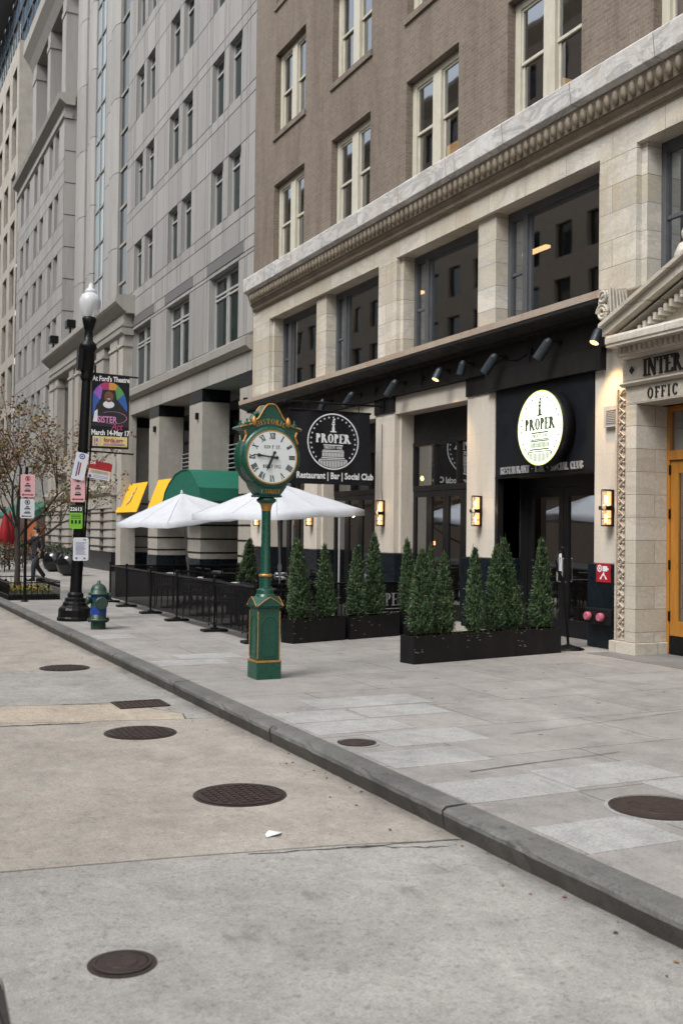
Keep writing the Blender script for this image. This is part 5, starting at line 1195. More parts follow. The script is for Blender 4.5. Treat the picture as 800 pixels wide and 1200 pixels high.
plain_text('22613', .068, lambda u, v, d: q(u, v+.115, .004), 'lettering', 'white_paint', t, .003, wscale=.95)
mb = MB()
for u in (-.07, 0, .07): rect(mb, lambda a, v, d: q(a, v, .002), u-.02, u+.02, -.13, -.06)
for v in (.0, .03, -.03): rect(mb, lambda a, vv, d: q(a, vv, .002), -.09, .09, v, v+.01)
mb.build('small_print', 'ink', t, recalc=False)
t, q = plate('paper_notice', 'white paper notice taped to the street lamp below the green one', 4.14, 1.36, .29, .44, YSN-.01, 'sign_white')
mb = MB()
for k in range(11): rect(mb, lambda a, v, d: q(a, v, .002), -.10, .10-(k*37 % 5)*.012, .12-k*.022, .127-k*.022)
rect(mb, lambda a, v, d: q(a, v, .002), .04, .10, .17, .185); rect(mb, lambda a, v, d: q(a, v, .002), -.10, -.06, -.19, -.155); rect(mb, lambda a, v, d: q(a, v, .002), .05, .09, -.19, -.16)
mb.build('lettering', 'sign_blue', t, recalc=False)
t, q = plate('bus_stop_sign', 'tilted white bus stop sign with a blue round emblem', 4.10, 2.93, .24, .52, YSN-.025, 'sign_white', R(-11))
mb = MB(); disc(mb, lambda a, v, d: q(a, v, .002), .055, 0, 20, 0, .19); rect(mb, lambda a, v, d: q(a, v, .002), -.055, -.03, -.2, .08); mb.build('symbol', 'sign_blue', t, recalc=False)
mb = MB(); ring(mb, lambda a, v, d: q(a, v, .004), .02, .034, 0, 12, 0, .19); mb.build('emblem', 'sign_white', t, recalc=False)
mb = MB(); rect(mb, lambda a, v, d: q(a, v, .002), -.015, .012, -.17, .07); mb.build('lettering', 'sign_red', t, recalc=False)
t, q = plate('bus_route_sign', 'tilted red and cream bus route sign beside the white bus stop sign', 4.47, 2.86, .44, .34, YSN-.04, 'sign_red', R(-9))
mb = MB(); rect(mb, lambda a, v, d: q(a, v, .002), -.21, .21, -.08, .01); mb.build('panel', 'sign_cream', t, recalc=False)
mb = MB(); rect(mb, lambda a, v, d: q(a, v, .002), -.21, .21, -.165, -.082); mb.build('panel', 'sign_white', t, recalc=False)
plain_text('D4', .055, lambda u, v, d: q(u-.155, v+.10, .003), 'lettering', 'white_paint', t, .003)
mb = MB()
for v in (-.02, -.04, -.06): rect(mb, lambda a, vv, d: q(a, vv, .003), -.17, .17, v, v+.008)
for v in (-.11, -.14): rect(mb, lambda a, vv, d: q(a, vv, .003), -.12, .18, v, v+.01)
disc(mb, lambda a, v, d: q(a, v, .003), .03, 0, 14, -.17, -.13)
mb.build('small_print', 'sign_blue', t, recalc=False)
# second sign post at left
t = thing('sign_post', 'slim dark post carrying two parking signs beside the tree', 'sign post', (4.0, 25.9, 0))
mb = MB(); mb.tube((0, 0, 0), (0, 0, 3.2), .035, n=8); mb.build('post', 'black_metal', t, world=False)
mb = MB(); mb.lathe([(.10, 0), (.08, .03), (.04, .05)], n=10); mb.build('foot', 'black_metal', t, world=False)
noparking('pink no parking sign at the top of the slim post', 4.02, 2.75, .33, .54, 25.85)
noparking('white parking sign with black arrow under the pink one on the slim post', 4.02, 2.21, .33, .46, 25.85, 'sign_white', 'ink', False)
# hydrant
T = thing('fire_hydrant', 'dark green fire hydrant with blue bands by the kerb', 'fire hydrant', (4.12, 18.55, 0))
mb = MB(); mb.lathe([(.13, 0), (.13, .14), (.19, .145), (.19, .18), (.135, .19), (.13, .50), (.135, .54)], n=20); mb.build('barrel', 'hydrant_green', T, world=False)
mb = MB(); mb.lathe([(.136, .26), (.138, .27), (.138, .38), (.136, .39)], n=20); mb.lathe([(.137, .53), (.14, .54), (.14, .58), (.137, .59)], n=20); mb.build('band', 'hydrant_blue', T, world=False)
mb = MB(); mb.lathe([(.17, .59), (.18, .60), (.18, .625), (.14, .64), (.135, .70), (.10, .76), (.05, .79), (.03, .80), (.03, .84), (.0, .85)], n=20); mb.build('bonnet', 'hydrant_green', T, world=False)
mb = MB(); mb.lathe([(.10, -.25), (.115, -.24), (.115, -.18), (.075, -.17), (.075, 0)], (0, 0, .46), n=12, axis='y'); mb.build('outlet', 'hydrant_green', T, world=False)
for s in (-1, 1):
    mb = MB(); mb.lathe([(.055, 0), (.055, s*.16), (.07, s*.165), (.07, s*.21), (.03, s*.22)], (0, 0, .50 if s < 0 else .56), n=12, axis='x'); mb.build('outlet', 'hydrant_green', T, world=False)
mb = MB()
for k in range(8): mb.tube((.165*math.cos(k*.785), .165*math.sin(k*.785), .12), (.165*math.cos(k*.785), .165*math.sin(k*.785), .20), .014, n=6)
mb.build('flange_bolts', 'rust_iron', T, world=False)
# ================================================================== PLANTERS AND CEDARS
def planter(cx, cy, L_, rz, lb, D=.30, h=.37):
    t = thing('planter_box', lb, 'planter', (cx, cy, 0), rz, 'black planter boxes outside the restaurant'); b = L_/2; mb = MB()
    mb.box(-b, b, -D/2, -D/2+.02, 0, h); mb.box(-b, b, D/2-.02, D/2, 0, h); mb.box(-b, -b+.02, -D/2+.021, D/2-.021, 0, h); mb.box(b-.02, b, -D/2+.021, D/2-.021, 0, h)
    mb.box(-b+.02, b-.02, -D/2+.02, D/2-.02, .02, .04)
    mb.build('box', 'planter_black', t, world=False, bevel=.004)
    rs_ = random.Random(int(cx*31)); mb = MB()
    for i in range(9):
        u = -b+rs_.random()**2*b*1.6; v = h-rs_.random()**2*.3-.01; l = rs_.uniform(.008, .05); mb.face([(u, -D/2-.0015, v), (u+l, -D/2-.0015, v-.002), (u+l, -D/2-.0015, v+.003), (u, -D/2-.0015, v+.005)])
    mb.build('scuffs', 'vent_gray', t, world=False, recalc=False)['kind'] = 'stuff'
    mb = MB(); mb.box(-b+.021, b-.021, -D/2+.021, D/2-.021, .05, h-.03); mb.build('soil', 'soil', t, world=False)
    mb = MB()
    for i in range(26): x, y = random.uniform(-b+.03, b-.03), random.uniform(-D/2+.03, D/2-.03); mb.tube((x, y, h-.04), (x+random.uniform(-.03, .03), y+random.uniform(-.03, .03), h+random.uniform(0, .05)), .006, .001, 4)
    mb.build('weeds', 'grass_tuft', t, world=False)['kind'] = 'stuff'
RR = math.atan2(.49, 2.75)
def along(p, s, rz): return (p[0]+s*math.cos(rz), p[1]+s*math.sin(rz))
for k, lb in enumerate(('nearest black planter box, chipped at its street end, right of the clock', 'middle planter box of the near row of three', 'planter box at the entrance end of the near row')):
    p = along((6.87, 12.42), .475+.935*k, RR); planter(p[0], p[1], .93, RR, lb)
R2 = R(17)
planter(*along((6.33, 15.30), .56, R2), 1.10, R2, 'black planter box just right of the clock pedestal'); planter(*along((7.44, 15.60), .60, R2), 1.14, R2, 'black planter box with two cedars in front of the lettered barrier')
planter(*along((8.64, 15.95), .6, R2), 1.14, R2, 'planter box behind the nearest cedars, mostly hidden')
planter(10.25, 17.6, .8, R(90), 'planter box against the shopfront doors, hidden by cedars', .3, .37)
planter(7.75, 20.95, .8, R(0), 'planter box in the patio left of the clock column', .35, .45)
def cedar_mesh(seed, H=1.2, Rm=.175):
    rnd = random.Random(seed); mb = MB()
    lean = rnd.uniform(-.03, .03)
    n = 1700
    lumps = [(rnd.uniform(0, 6.28), rnd.uniform(.05, .9), rnd.uniform(.12, .34)) for _ in range(16)]
    for i in range(n):
        t_ = rnd.random()**1.25; z = .04+t_*(H-.12)
        ang = rnd.uniform(0, 6.283)
        rad = Rm*(1-t_)**.62*(.55+.45*min(1, t_*9+.35))+.012
        for (la, lt, ls) in lumps:
            da = abs((ang-la+math.pi) % (2*math.pi)-math.pi)
            rad *= 1+ls*.8*math.exp(-(da/.5)**2-((t_-lt)/.06)**2)
        rad *= rnd.choice((1, 1, 1, .8, .55))*rnd.uniform(.86, 1.06)
        base = Vector((math.cos(ang)*rad*.55+lean*z, math.sin(ang)*rad*.55, z-.01))
        tw = rnd.uniform(-.9, .9)
        tip = Vector((math.cos(ang+tw*.35)*rad*1.08+lean*z, math.sin(ang+tw*.35)*rad*1.08, z+rnd.uniform(.0, .085)))
        if rnd.random() < .12: tip = base+(tip-base)*1.5
        d = (tip-base); side = d.cross(Vector((rnd.uniform(-1, 1), rnd.uniform(-1, 1), rnd.uniform(-.3, .3)))).normalized(); up3 = d.cross(side).normalized()
        tone = (0, 1, 2)[int(2.99*((math.sin(ang*3+lumps[0][0]+t_*19)*.5+.5)*.6+rnd.random()*.4))]
        for k in range(6):
            mb.m = tone if rnd.random() < .75 else rnd.choice((0, 1, 2))
            sgn = 1 if k % 2 else -1; c = base+d*(.12+.15*k); L2 = rnd.uniform(.022, .042)
            q = (d.normalized()*.7+side*sgn*rnd.uniform(.3, .9)+up3*rnd.uniform(-.5, .5)).normalized()*L2; wv = up3*.006+side*.004
            mb.face([c-wv, c+wv, c+q+wv*.6, c+q-wv*.6])
    for k in range(8):
        mb.m = rnd.choice((0, 1)); a = rnd.uniform(0, 6.28); p = Vector((lean*H+.02*math.cos(a), .02*math.sin(a), H-.14)); q = p+Vector((.03*math.cos(a), .03*math.sin(a), rnd.uniform(.10, .2))); mb.face([p, p+Vector((.012, 0, 0)), q]); mb.face([p, p+Vector((0, .012, 0)), q])
    me = mb; return me
protos = []
for s in range(4):
    t = thing('potted_cedar', 'x', 'shrub', (0, 0, -50)); mb = MB(); mb.tube((0, 0, -.05), (0, 0, .9), .018, .006, 6); mb.build('trunk', 'bark', t, world=False)
    mb = cedar_mesh(11+s)
    for q_ in range(len(mb.mi)):
        if random.random() < .012: mb.mi[q_] = 3
    mb.build('foliage', ['cedar_a', 'cedar_b', 'cedar_c', 'leaf_gold'], t, world=False, recalc=False); protos.append(t)
index_children()
cl = [(7.10, 12.46, 1.20, 1.0, 'conical cedar at the street end of the nearest planter row'), (7.50, 12.56, 1.13, 1.0, 'cedar tucked just behind the street end cedar of the near row'),
      (8.05, 12.62, 1.22, .86, 'third cedar from the street in the near row'), (8.45, 12.72, 1.24, .9, 'slim cedar in the middle of the near row with a split top'),
      (8.86, 12.80, 1.38, 1.0, 'tall cedar leaning left towards the entrance end of the near row'), (9.42, 12.92, 1.34, 1.05, 'cedar nearest the entrance stanchion'),
      (6.59, 15.38, 1.24, 1.1, 'cedar nearest the clock column in the second row'), (7.10, 15.52, 1.20, .95, 'cedar at the right end of the box beside the clock'),
      (7.72, 15.70, 1.20, 1.0, 'left cedar of the box before the lettered barrier'), (8.16, 15.84, 1.38, 1.05, 'right cedar of the box before the lettered barrier'),
      (8.88, 16.0, 1.30, .95, 'cedar rising behind the left end of the near row'), (10.25, 17.7, 1.20, .85, 'small cedar in front of the shopfront doors, behind the near row'),
      (6.75, 15.95, 1.30, .9, 'dark cedar behind the one nearest the clock column'), (7.75, 20.95, 1.25, 1.35, 'bushy cedar in the patio left of the clock column')]
for k, (x, y, h_, ws, lb) in enumerate(cl):
    if k < 4: o = protos[k]; o['label'] = lb
    else: index_children(); o = copy_tree(protos[k % 4]); o['label'] = lb
    o.location = (x, y, .35); o['group'] = 'cedars in the black planters'; o.scale = (ws*.92, ws*.92, h_/1.2); o.rotation_euler = (0, 0, k*1.3)
    rk2 = random.Random(k*5+1); o.rotation_euler = (R(rk2.uniform(-3, 3)), R(rk2.uniform(-3, 3)), k*1.3)
    if 'leaning' in lb: o.rotation_euler = (0, R(-9), 0)
# stanchion
T = thing('rope_stanchion', 'black post with a ring top on a round foot by the entrance', 'stanchion', (10.05, 13.1, 0))
mb = MB(); mb.lathe([(.24, 0), (.24, .015), (.16, .04), (.05, .07), (.03, .08)], n=28); mb.build('foot', 'black_metal', T, world=False)
mb = MB(); mb.tube((0, 0, .06), (-.10, 0, .98), .022, n=10); mb.tube((-.10, 0, .96), (-.12, 0, 1.10), .035, .03, 10); mb.build('post', 'black_metal', T, world=False)
mb = MB(); pts = [(-.12, 0, 1.08), (-.21, 0, 1.2), (-.24, 0, 1.36), (-.20, 0, 1.46), (-.13, 0, 1.5), (-.08, 0, 1.46), (-.06, 0, 1.3), (-.10, 0, 1.12)]
mb.path(pts, .018, 8); mb.lathe([(.02, -.03), (.035, 0), (.02, .03)], (-.12, 0, 1.53), n=10); mb.build('ring_handle', 'black_metal', T, world=False)
# ================================================================== PATIO BARRIER
PX = 5.88; py = [15.46, 17.48, 19.72, 21.61, 23.66, 25.26]
names = ['by the clock pedestal', 'second from the clock pedestal', 'third from the clock pedestal', 'third from the far corner', 'next to the far corner', 'at the far corner by the hydrant']
def bpost(x, y, lb, rz=0):
    t = thing('barrier_post', lb, 'barrier post', (x, y, 0), rz, 'posts of the patio barrier')
    mb = MB(); mb.tube((0, 0, .03), (0, 0, .93), .022, n=8); mb.lathe([(.03, .93), (.035, .95), (.02, .975)], n=8); mb.build('post', 'black_metal', t, world=False)
    mb = MB(); mb.box(-.22, .22, -.11, .11, 0, .045); mb.box(-.06, .06, -.05, .05, .045, .075); mb.build('foot', 'black_paint', t, world=False, bevel=.012)
for y, n in zip(py, names): bpost(PX, y, 'black barrier post with flat foot %s' % n)
def panel(x0, y0, x1, y1, lb, text=None):
    mx, my = (x0+x1)/2, (y0+y1)/2; L_ = math.hypot(x1-x0, y1-y0); rz = math.atan2(y1-y0, x1-x0)
    t = thing('mesh_barrier', lb, 'barrier', (mx, my, 0), rz, 'mesh panels of the patio barrier')
    mb = MB(); mb.tube((-L_/2+.02, 0, .87), (L_/2-.02, 0, .87), .018, n=6); mb.tube((-L_/2+.02, 0, .13), (L_/2-.02, 0, .13), .014, n=6); mb.build('rail', 'black_metal', t, world=False)
    mb = MB(); mb.face([(-L_/2+.03, 0, .13), (L_/2-.03, 0, .13), (L_/2-.03, 0, .87), (-L_/2+.03, 0, .87)]); mb.build('mesh', 'mesh_fabric', t, world=False, recalc=False)
    if text:
        mb = MB(); letters(mb, 'PROPER', .22, lambda u, v, d: (u, -.006-d*.1, .46+v), 1, .02, 1.0, depth=.002); letters(mb, 'TWENTY-ONE', .085, lambda u, v, d: (u, -.006-d*.1, .27+v), 1.1, .1, 1, depth=.002); rect(mb, lambda u, v, d: (u, -.006, v), -.45, .45, .40, .415); mb.build('lettering', 'gray_letter', t, world=False, recalc=False)
for k in range(5): panel(PX, py[k]+.05, PX, py[k+1]-.05, 'dark mesh barrier panel, %s along the pavement' % ['nearest', 'second', 'third', 'fourth', 'farthest'][k])
panel(5.95, 16.1, 7.5, 16.3, 'dark mesh barrier panel between the clock and the first cedars'); panel(7.6, 16.35, 9.7, 16.6, 'mesh barrier panel lettered in grey between the two pairs of cedars', True)
panel(PX+.1, 25.3, 9.4, 25.4, 'dark mesh barrier panel closing the far end of the patio')
bpost(7.55, 16.33, 'black barrier post behind the cedars beside the clock')
# chain lattice seen below the panels
mb = MB()
for i in range(16):
    x = 5.95+i*.1; mb.tube((x, 15.95, .15), (x+.05, 15.95, .75), .006, n=4); mb.tube((x+.05, 15.95, .15), (x, 15.95, .75), .006, n=4)
for x in (5.93, 7.5): mb.tube((x, 15.95, 0), (x, 15.95, .82), .015, n=6)
mb.tube((5.93, 15.95, .78), (7.5, 15.95, .78), .012, n=6)
tag(mb.build('lattice_gate', 'black_metal'), 'black iron lattice gate behind the planter beside the clock', 'gate')
# tables and chairs
def table(x, y, lb, w_=.7, nap=True):
    t = thing('patio_table', lb, 'table', (x, y, 0), 0, 'black tables of the patio')
    mb = MB(); mb.box(-w_/2, w_/2, -w_/2, w_/2, .71, .735); mb.build('tabletop', 'planter_black', t, world=False, bevel=.006)
    mb = MB(); mb.tube((0, 0, .03), (0, 0, .71), .03, n=8); mb.build('leg', 'black_metal', t, world=False)
    mb = MB(); mb.box(-.28, .28, -.03, .03, 0, .03); mb.box(-.03, .03, -.28, -.031, 0, .029); mb.box(-.03, .03, .031, .28, 0, .029); mb.build('base', 'black_metal', t, world=False)
    return t
def chair_proto():
    t = thing('patio_chair', 'x', 'chair', (0, 0, 0), 0, 'black metal chairs of the patio')
    mb = MB(); mb.box(-.21, .21, -.21, .21, .44, .46); mb.build('seat', 'black_metal', t, world=False, bevel=.006)
    mb = MB()
    for x in (-.2, .2): mb.tube((x, .20, .46), (x, .25, .86), .013, n=6)
    for k in range(5): mb.tube((-.14+.07*k, .21, .5), (-.14+.07*k, .245, .84), .008, n=5)
    mb.tube((-.2, .25, .86), (.2, .25, .86), .014, n=6); mb.build('backrest', 'black_metal', t, world=False)
    for x in (-.19, .19):
        for y in (-.19, .19): mb = MB(); mb.tube((x, y, .44), (x*1.1, y*1.12, 0), .013, n=6); mb.build('leg', 'black_metal', t, world=False)
    return t
def napkin(x, y, lb):
    mb = MB(); rnd = random.Random(int(x*100)); 
    for k in range(4):
        a = rnd.uniform(0, 3); c, s_ = math.cos(a), math.sin(a); l, w2 = .13, .05
        pts = [(x+u*c-v*s_, y+u*s_+v*c) for u, v in ((-l, -w2), (l, -w2), (l, w2), (-l, w2))]; mb.prism(pts, 'z', .738+.012*k, .748+.012*k)
    tag(mb.build('folded_napkins', 'sign_white'), lb, 'napkins', 'folded napkins on the patio tables')
tb = [(6.75, 16.95, 'patio table nearest the clock pedestal'), (6.7, 18.6, 'patio table behind the nearest barrier panel but one'), (6.75, 20.8, 'patio table behind the middle barrier panel'), (6.8, 23.1, 'patio table behind the fourth barrier panel'),
      (8.3, 18.2, 'patio table under the right umbrella'), (8.5, 20.8, 'patio table beyond the right umbrella pole'), (8.2, 24.0, 'patio table at the far inner corner'), (9.3, 22.7, 'patio table close to the building piers')]
on = ['napkins on the table nearest the clock pedestal', 'napkins on the second table along the barrier', 'napkins on the third table along the barrier', 'napkins on the farthest table along the barrier', 'napkins on the table under the right umbrella', 'napkins on the table past the right umbrella pole', 'napkins on the far inner corner table', 'napkins on the table close to the piers']
cp = chair_proto(); first = True; index_children()
for i, (x, y, lb) in enumerate(tb):
    table(x, y, lb, .72 if i < 4 else .8); napkin(x-.05, y+.05, 'white folded '+on[i])
    for s, wd in ((-1, 'near'), (1, 'far'), (-2, 'street'), (2, 'inner')):
        l2 = 'black chair, %s side of the %s' % (wd, lb.replace('patio table ', 'table '))
        if first: o = cp; first = False; o['label'] = l2
        else: o = copy_tree(cp); o['label'] = l2
        if abs(s) == 1: o.location = (x+.05*s, y+.62*s, 0); o.rotation_euler = (0, 0, 0 if s > 0 else math.pi)
        else: o.location = (x+(.6 if s > 0 else -.32), y+.08*s, 0); o.rotation_euler = (0, 0, -math.pi/2 if s > 0 else math.pi/2)
# ================================================================== UMBRELLAS
def umbrella(x, y, hw, zt, zh, rz, tx, ty, lb, seed):
    t = thing('patio_umbrella', lb, 'umbrella', (x, y, 0), rz, 'white patio umbrellas'); t.rotation_euler = (tx, ty, rz)
    mb = MB(); n = 8; S = 10; vs = []; rnd = random.Random(seed)
    for j in range(S+1):
        r_ = j/S; wob = random.Random(seed*7+j)
        for i in range(n*4):
            a = 2*math.pi*i/(n*4); k = a/(math.pi/2); 
            # square plan
            m_ = 1/max(abs(math.cos(a)), abs(math.sin(a))); rr = hw*r_*m_
            between = abs(math.sin(2*a)) ; sag = .07*r_*(1-r_)*math.sin(4*a)**2+.03*r_*r_*math.cos(4*a)*0
            z = zt-(zt-zh)*(r_**1.0)*(.86+.14*m_/1.414*r_)-sag-.05*(r_*(1-r_))*1.0
            z += wob.uniform(-.006, .006)*(r_ > .2)
            if r_ > .99: z -= .025*math.sin(4*a)**2
            vs.append((rr*math.cos(a), rr*math.sin(a), z))
    W_ = n*4; fs = [(j*W_+i, j*W_+(i+1) % W_, (j+1)*W_+(i+1) % W_, (j+1)*W_+i) for j in range(S) for i in range(W_)]
    b = len(vs); mb.smooth = False; vs2 = vs+[(v[0], v[1], v[2]-.10) for v in vs[-W_:]]
    fs += [(S*W_+i, S*W_+(i+1) % W_, b+(i+1) % W_, b+i) for i in range(W_)]
    mb.smooth = True; mb.mesh(vs2, fs); mb.build('canopy', 'white_fabric', t, world=False, recalc=False)
    mb = MB(); mb.tube((0, 0, .05), (0, 0, zt), .022, n=10); mb.tube((0, 0, 1.0), (0, 0, 1.12), .04, n=10); mb.build('pole', 'vent_gray', t, world=False)
    mb = MB()
    for i in range(8):
        a = math.pi*i/4; m_ = 1/max(abs(math.cos(a)), abs(math.sin(a))); mb.tube((0, 0, zt-.07), (hw*m_*math.cos(a)*.98, hw*m_*math.sin(a)*.98, zh-.015), .010, n=5)
        mb.tube((0, 0, zt-.42), (hw*m_*.5*math.cos(a), hw*m_*.5*math.sin(a), (zt+zh)/2-.05), .008, n=5)
    mb.build('ribs', 'vent_gray', t, world=False)
    mb = MB()
    for i in range(8):      # stitched seams along the ridges
        for j in range(2, S):
            p_, q_ = vs[j*W_+i*4], vs[(j+1)*W_+i*4]; mb.tube((p_[0], p_[1], p_[2]+.002), (q_[0], q_[1], q_[2]+.002), .0045, n=4, caps=False)
    mb.build('seams', 'vent_gray', t, world=False, recalc=False)
    mb = MB(); mb.lathe([(.035, 0), (.03, .05), (.015, .09)], (0, 0, zt-.01), n=10); mb.build('finial', 'white_fabric', t, world=False)
    mb = MB(); mb.lathe([(.26, 0), (.26, .05), (.06, .08), (.04, .3)], n=20); mb.build('foot', 'black_metal', t, world=False)
umbrella(7.58, 18.6, 1.15, 2.66, 2.10, R(22), 0, R(-3), 'white patio umbrella behind the clock, its tip under the hanging banner', 3)
umbrella(7.50, 24.0, 1.15, 2.62, 2.02, R(15), 0, R(-6.5), 'white patio umbrella tilted left, in front of the green canopy', 4)
t = thing('spare_pole', 'slender grey pole standing among the patio tables', 'pole', (8.16, 17.3, 0))
mb = MB(); mb.tube((0, 0, 0), (0, 0, 2.0), .018, n=8); mb.build('pole', 'vent_gray', t, world=False); mb = MB(); mb.lathe([(.2, 0), (.2, .04), (.04, .07)], n=16); mb.build('foot', 'black_metal', t, world=False)
# ================================================================== STREET TREE
def grow(mb, p, d, L_, r_, depth, tips, rnd, up_=.12):
    n = 3
    for i in range(n):
        d = (d+Vector((rnd.uniform(-.16, .16), rnd.uniform(-.16, .16), rnd.uniform(-.04, up_)))).normalized(); q = p+d*(L_/n); r1 = r_*.86
        mb.tube(p, q, r_, r1, 6 if r_ > .01 else 4, caps=False); p, r_ = q, r1
        if depth <= 1: tips.append(p.copy())
        if depth > 0 and i < n-1 and rnd.random() < .75:
            a = rnd.uniform(0, 6.28); s = (d*.75+Vector((math.cos(a), math.sin(a), rnd.uniform(0, .5)))*.75).normalized(); grow(mb, p, s, L_*.62, r_*.55, depth-1, tips, rnd, up_)
    if depth > 0:
        for k in range(2 if rnd.random() < .8 else 3):
            a = rnd.uniform(0, 6.28); s = (d+Vector((math.cos(a), math.sin(a), rnd.uniform(-.1, .5)))*.55).normalized(); grow(mb, p, s, L_*.72, r_*.68, depth-1, tips, rnd, up_)
    else: tips.append(p.copy())
def street_tree(x, y, h, lb, seed, dirs, leaves=3, nm='street_tree'):
    rnd = random.Random(seed); t = thing(nm, lb, 'tree', (x, y, 0)); mb = MB(); tips = []
    mb.tube((0, 0, -.05), (.02, 0, .8), .085, .07, 10); mb.tube((.02, 0, .8), (0, .03, 1.9), .07, .06, 10); tr = mb.build('trunk', 'bark', t, world=False)
    mb = MB()
    for (dx, dy, dz, z0, L_, r_) in dirs: grow(mb, Vector((0, .03, z0)), Vector((dx, dy, dz)).normalized(), L_*h, r_, 3, tips, rnd)
    mb.build('limbs', 'bark', t, world=False)
    mb = MB()
    for p in tips:
        for k in range(rnd.choice((0, 1, 2, leaves+1, leaves+4))):
            c = p+Vector((rnd.gauss(0, .07), rnd.gauss(0, .07), rnd.gauss(0, .07))); a = Vector((rnd.gauss(0, 1), rnd.gauss(0, 1), rnd.gauss(0, .6))).normalized(); b = a.cross(Vector((rnd.gauss(0, 1), rnd.gauss(0, 1), rnd.gauss(0, 1)))).normalized(); s = rnd.uniform(.028, .052)
            mb.m = rnd.choice((0, 0, 1, 1, 2)) if p.z > 3.0 else rnd.choice((1, 1, 2, 2, 0)); mb.face([c-a*s, c-b*s*.7, c+a*s*1.1, c+b*s*.7])
    mb.build('crown', ['leaf_rust', 'leaf_gold', 'leaf_olive'], t, world=False, recalc=False)
street_tree(4.15, 28.2, 1.0, 'sparse autumn street tree with rust and gold leaves at the kerb', 5,
            [(0, 0, 1, 1.85, 1.5, .055), (.85, -.3, .75, 1.5, 1.5, .045), (-.7, 0, .8, 1.7, 1.3, .04), (.1, .8, .9, 1.6, 1.3, .04), (-.2, -.7, .9, 1.75, 1.3, .04), (1.0, .3, .42, 1.25, 1.45, .04)])
T = thing('tree_guard', 'low black iron guard around the tree bed', 'tree guard', (4.35, 28.2, 0))
gx0, gx1, gy0, gy1 = 3.72, 4.92, 26.45, 29.9
mb = MB()
for (a, b) in (((gx0, gy0), (gx1, gy0)), ((gx1, gy0), (gx1, gy1)), ((gx0, gy1), (gx1, gy1)), ((gx0, gy0), (gx0, gy1))):
    for z_ in (.12, .42): mb.tube((*a, z_), (*b, z_), .014, n=5)
    n = int(math.hypot(b[0]-a[0], b[1]-a[1])/.12)
    for i in range(n+1): x, y = a[0]+(b[0]-a[0])*i/n, a[1]+(b[1]-a[1])*i/n; mb.tube((x, y, 0), (x, y, .46), .008, n=4)
    for i in range(n//2): x, y = a[0]+(b[0]-a[0])*(i*2+1)/n, a[1]+(b[1]-a[1])*(i*2+1)/n; mb.lathe([(.035, -.008), (.035, .008)], (x, y, .33), n=8, axis='y')
mb.build('railing', 'black_metal', T)
mb = MB(); mb.box(gx0, gx1, gy0, gy1, 0, .10); mb.build('edging', 'black_metal', T)
mb = MB(); mb.box(gx0+.05, gx1-.05, gy0+.05, gy1-.05, .10, .14); o = struct('soil', mb, 'soil')
mb = MB()
for i in range(420):
    x, y = random.uniform(gx0+.08, gx1-.08), random.uniform(gy0+.06, gy1-.1); z = .14; h_ = random.uniform(.06, .16); mb.m = 1; mb.tube((x, y, z), (x+.02, y, z+h_), .006, .003, 3, caps=False)
    mb.m = 0 if random.random() < .7 else 1; r_ = .028
    for k in range(4): a = k*1.57+i; mb.face([(x+.02, y, z+h_), (x+.02+r_*math.cos(a), y+r_*math.sin(a), z+h_+.012), (x+.02+r_*math.cos(a+.9), y+r_*math.sin(a+.9), z+h_+.012)])
tag(mb.build('flower_bed', ['flower_yellow', 'shrub_mid'], recalc=False), 'low yellow and green ground flowers in the tree bed', 'flowers', None, 'stuff')
# ================================================================== FAR LEFT CAFE
def bush(x, y, z, r_, h_, n, mats, lb, nm='potted_shrub', seed=1, pot=None):
    rnd = random.Random(seed); t = thing(nm, lb, 'plant', (x, y, 0)); mb = MB()
    for i in range(n):
        v = Vector((rnd.gauss(0, 1), rnd.gauss(0, 1), rnd.gauss(0, 1))).normalized()*rnd.uniform(.4, 1)**.5; c = Vector((v.x*r_, v.y*r_, z+h_/2+v.z*h_/2)); a = Vector((rnd.gauss(0, 1), rnd.gauss(0, 1), rnd.gauss(0, 1))).normalized(); b = a.cross(v).normalized() if a.cross(v).length > 0 else a; s = rnd.uniform(.03, .07); mb.m = rnd.randrange(len(mats)); mb.face([c-a*s, c-b*s*.5, c+a*s, c+b*s*.5])
    mb.build('foliage', mats, t, world=False, recalc=False)
    if pot: mb = MB(); mb.lathe(pot, n=20); mb.build('pot', 'black_glass', t, world=False)
    else: mb = MB(); mb.tube((0, 0, 0), (0, 0, z+h_*.6), .03, .01, 6); mb.build('stem', 'bark', t, world=False)
orb = [(.22, 0), (.42, .12), (.5, .38), (.46, .62), (.36, .78), (.33, .8)]
bush(7.9, 43.6, .65, .4, .55, 260, ['shrub_dark', 'shrub_mid'], 'dark shrub in a round black pot, the farther of the two by the porch', seed=3, pot=orb)
bush(7.75, 39.7, .65, .4, .4, 260, ['shrub_dark', 'shrub_mid'], 'low shrub in a round black pot beside the street lamp', seed=4, pot=orb)
for k, (x, y) in enumerate(((5.6, 43.5), (6.4, 45.5), (7.3, 48.0), (8.3, 50.5))):
    bush(x, y, .1, .75, 1.25, 900, ['shrub_dark', 'shrub_mid', 'shrub_dark', 'flower_red'], 'dark hedge shrub of the cafe terrace, %s from the left' % ['first', 'second', 'third', 'fourth'][k], 'hedge_shrub', 10+k)
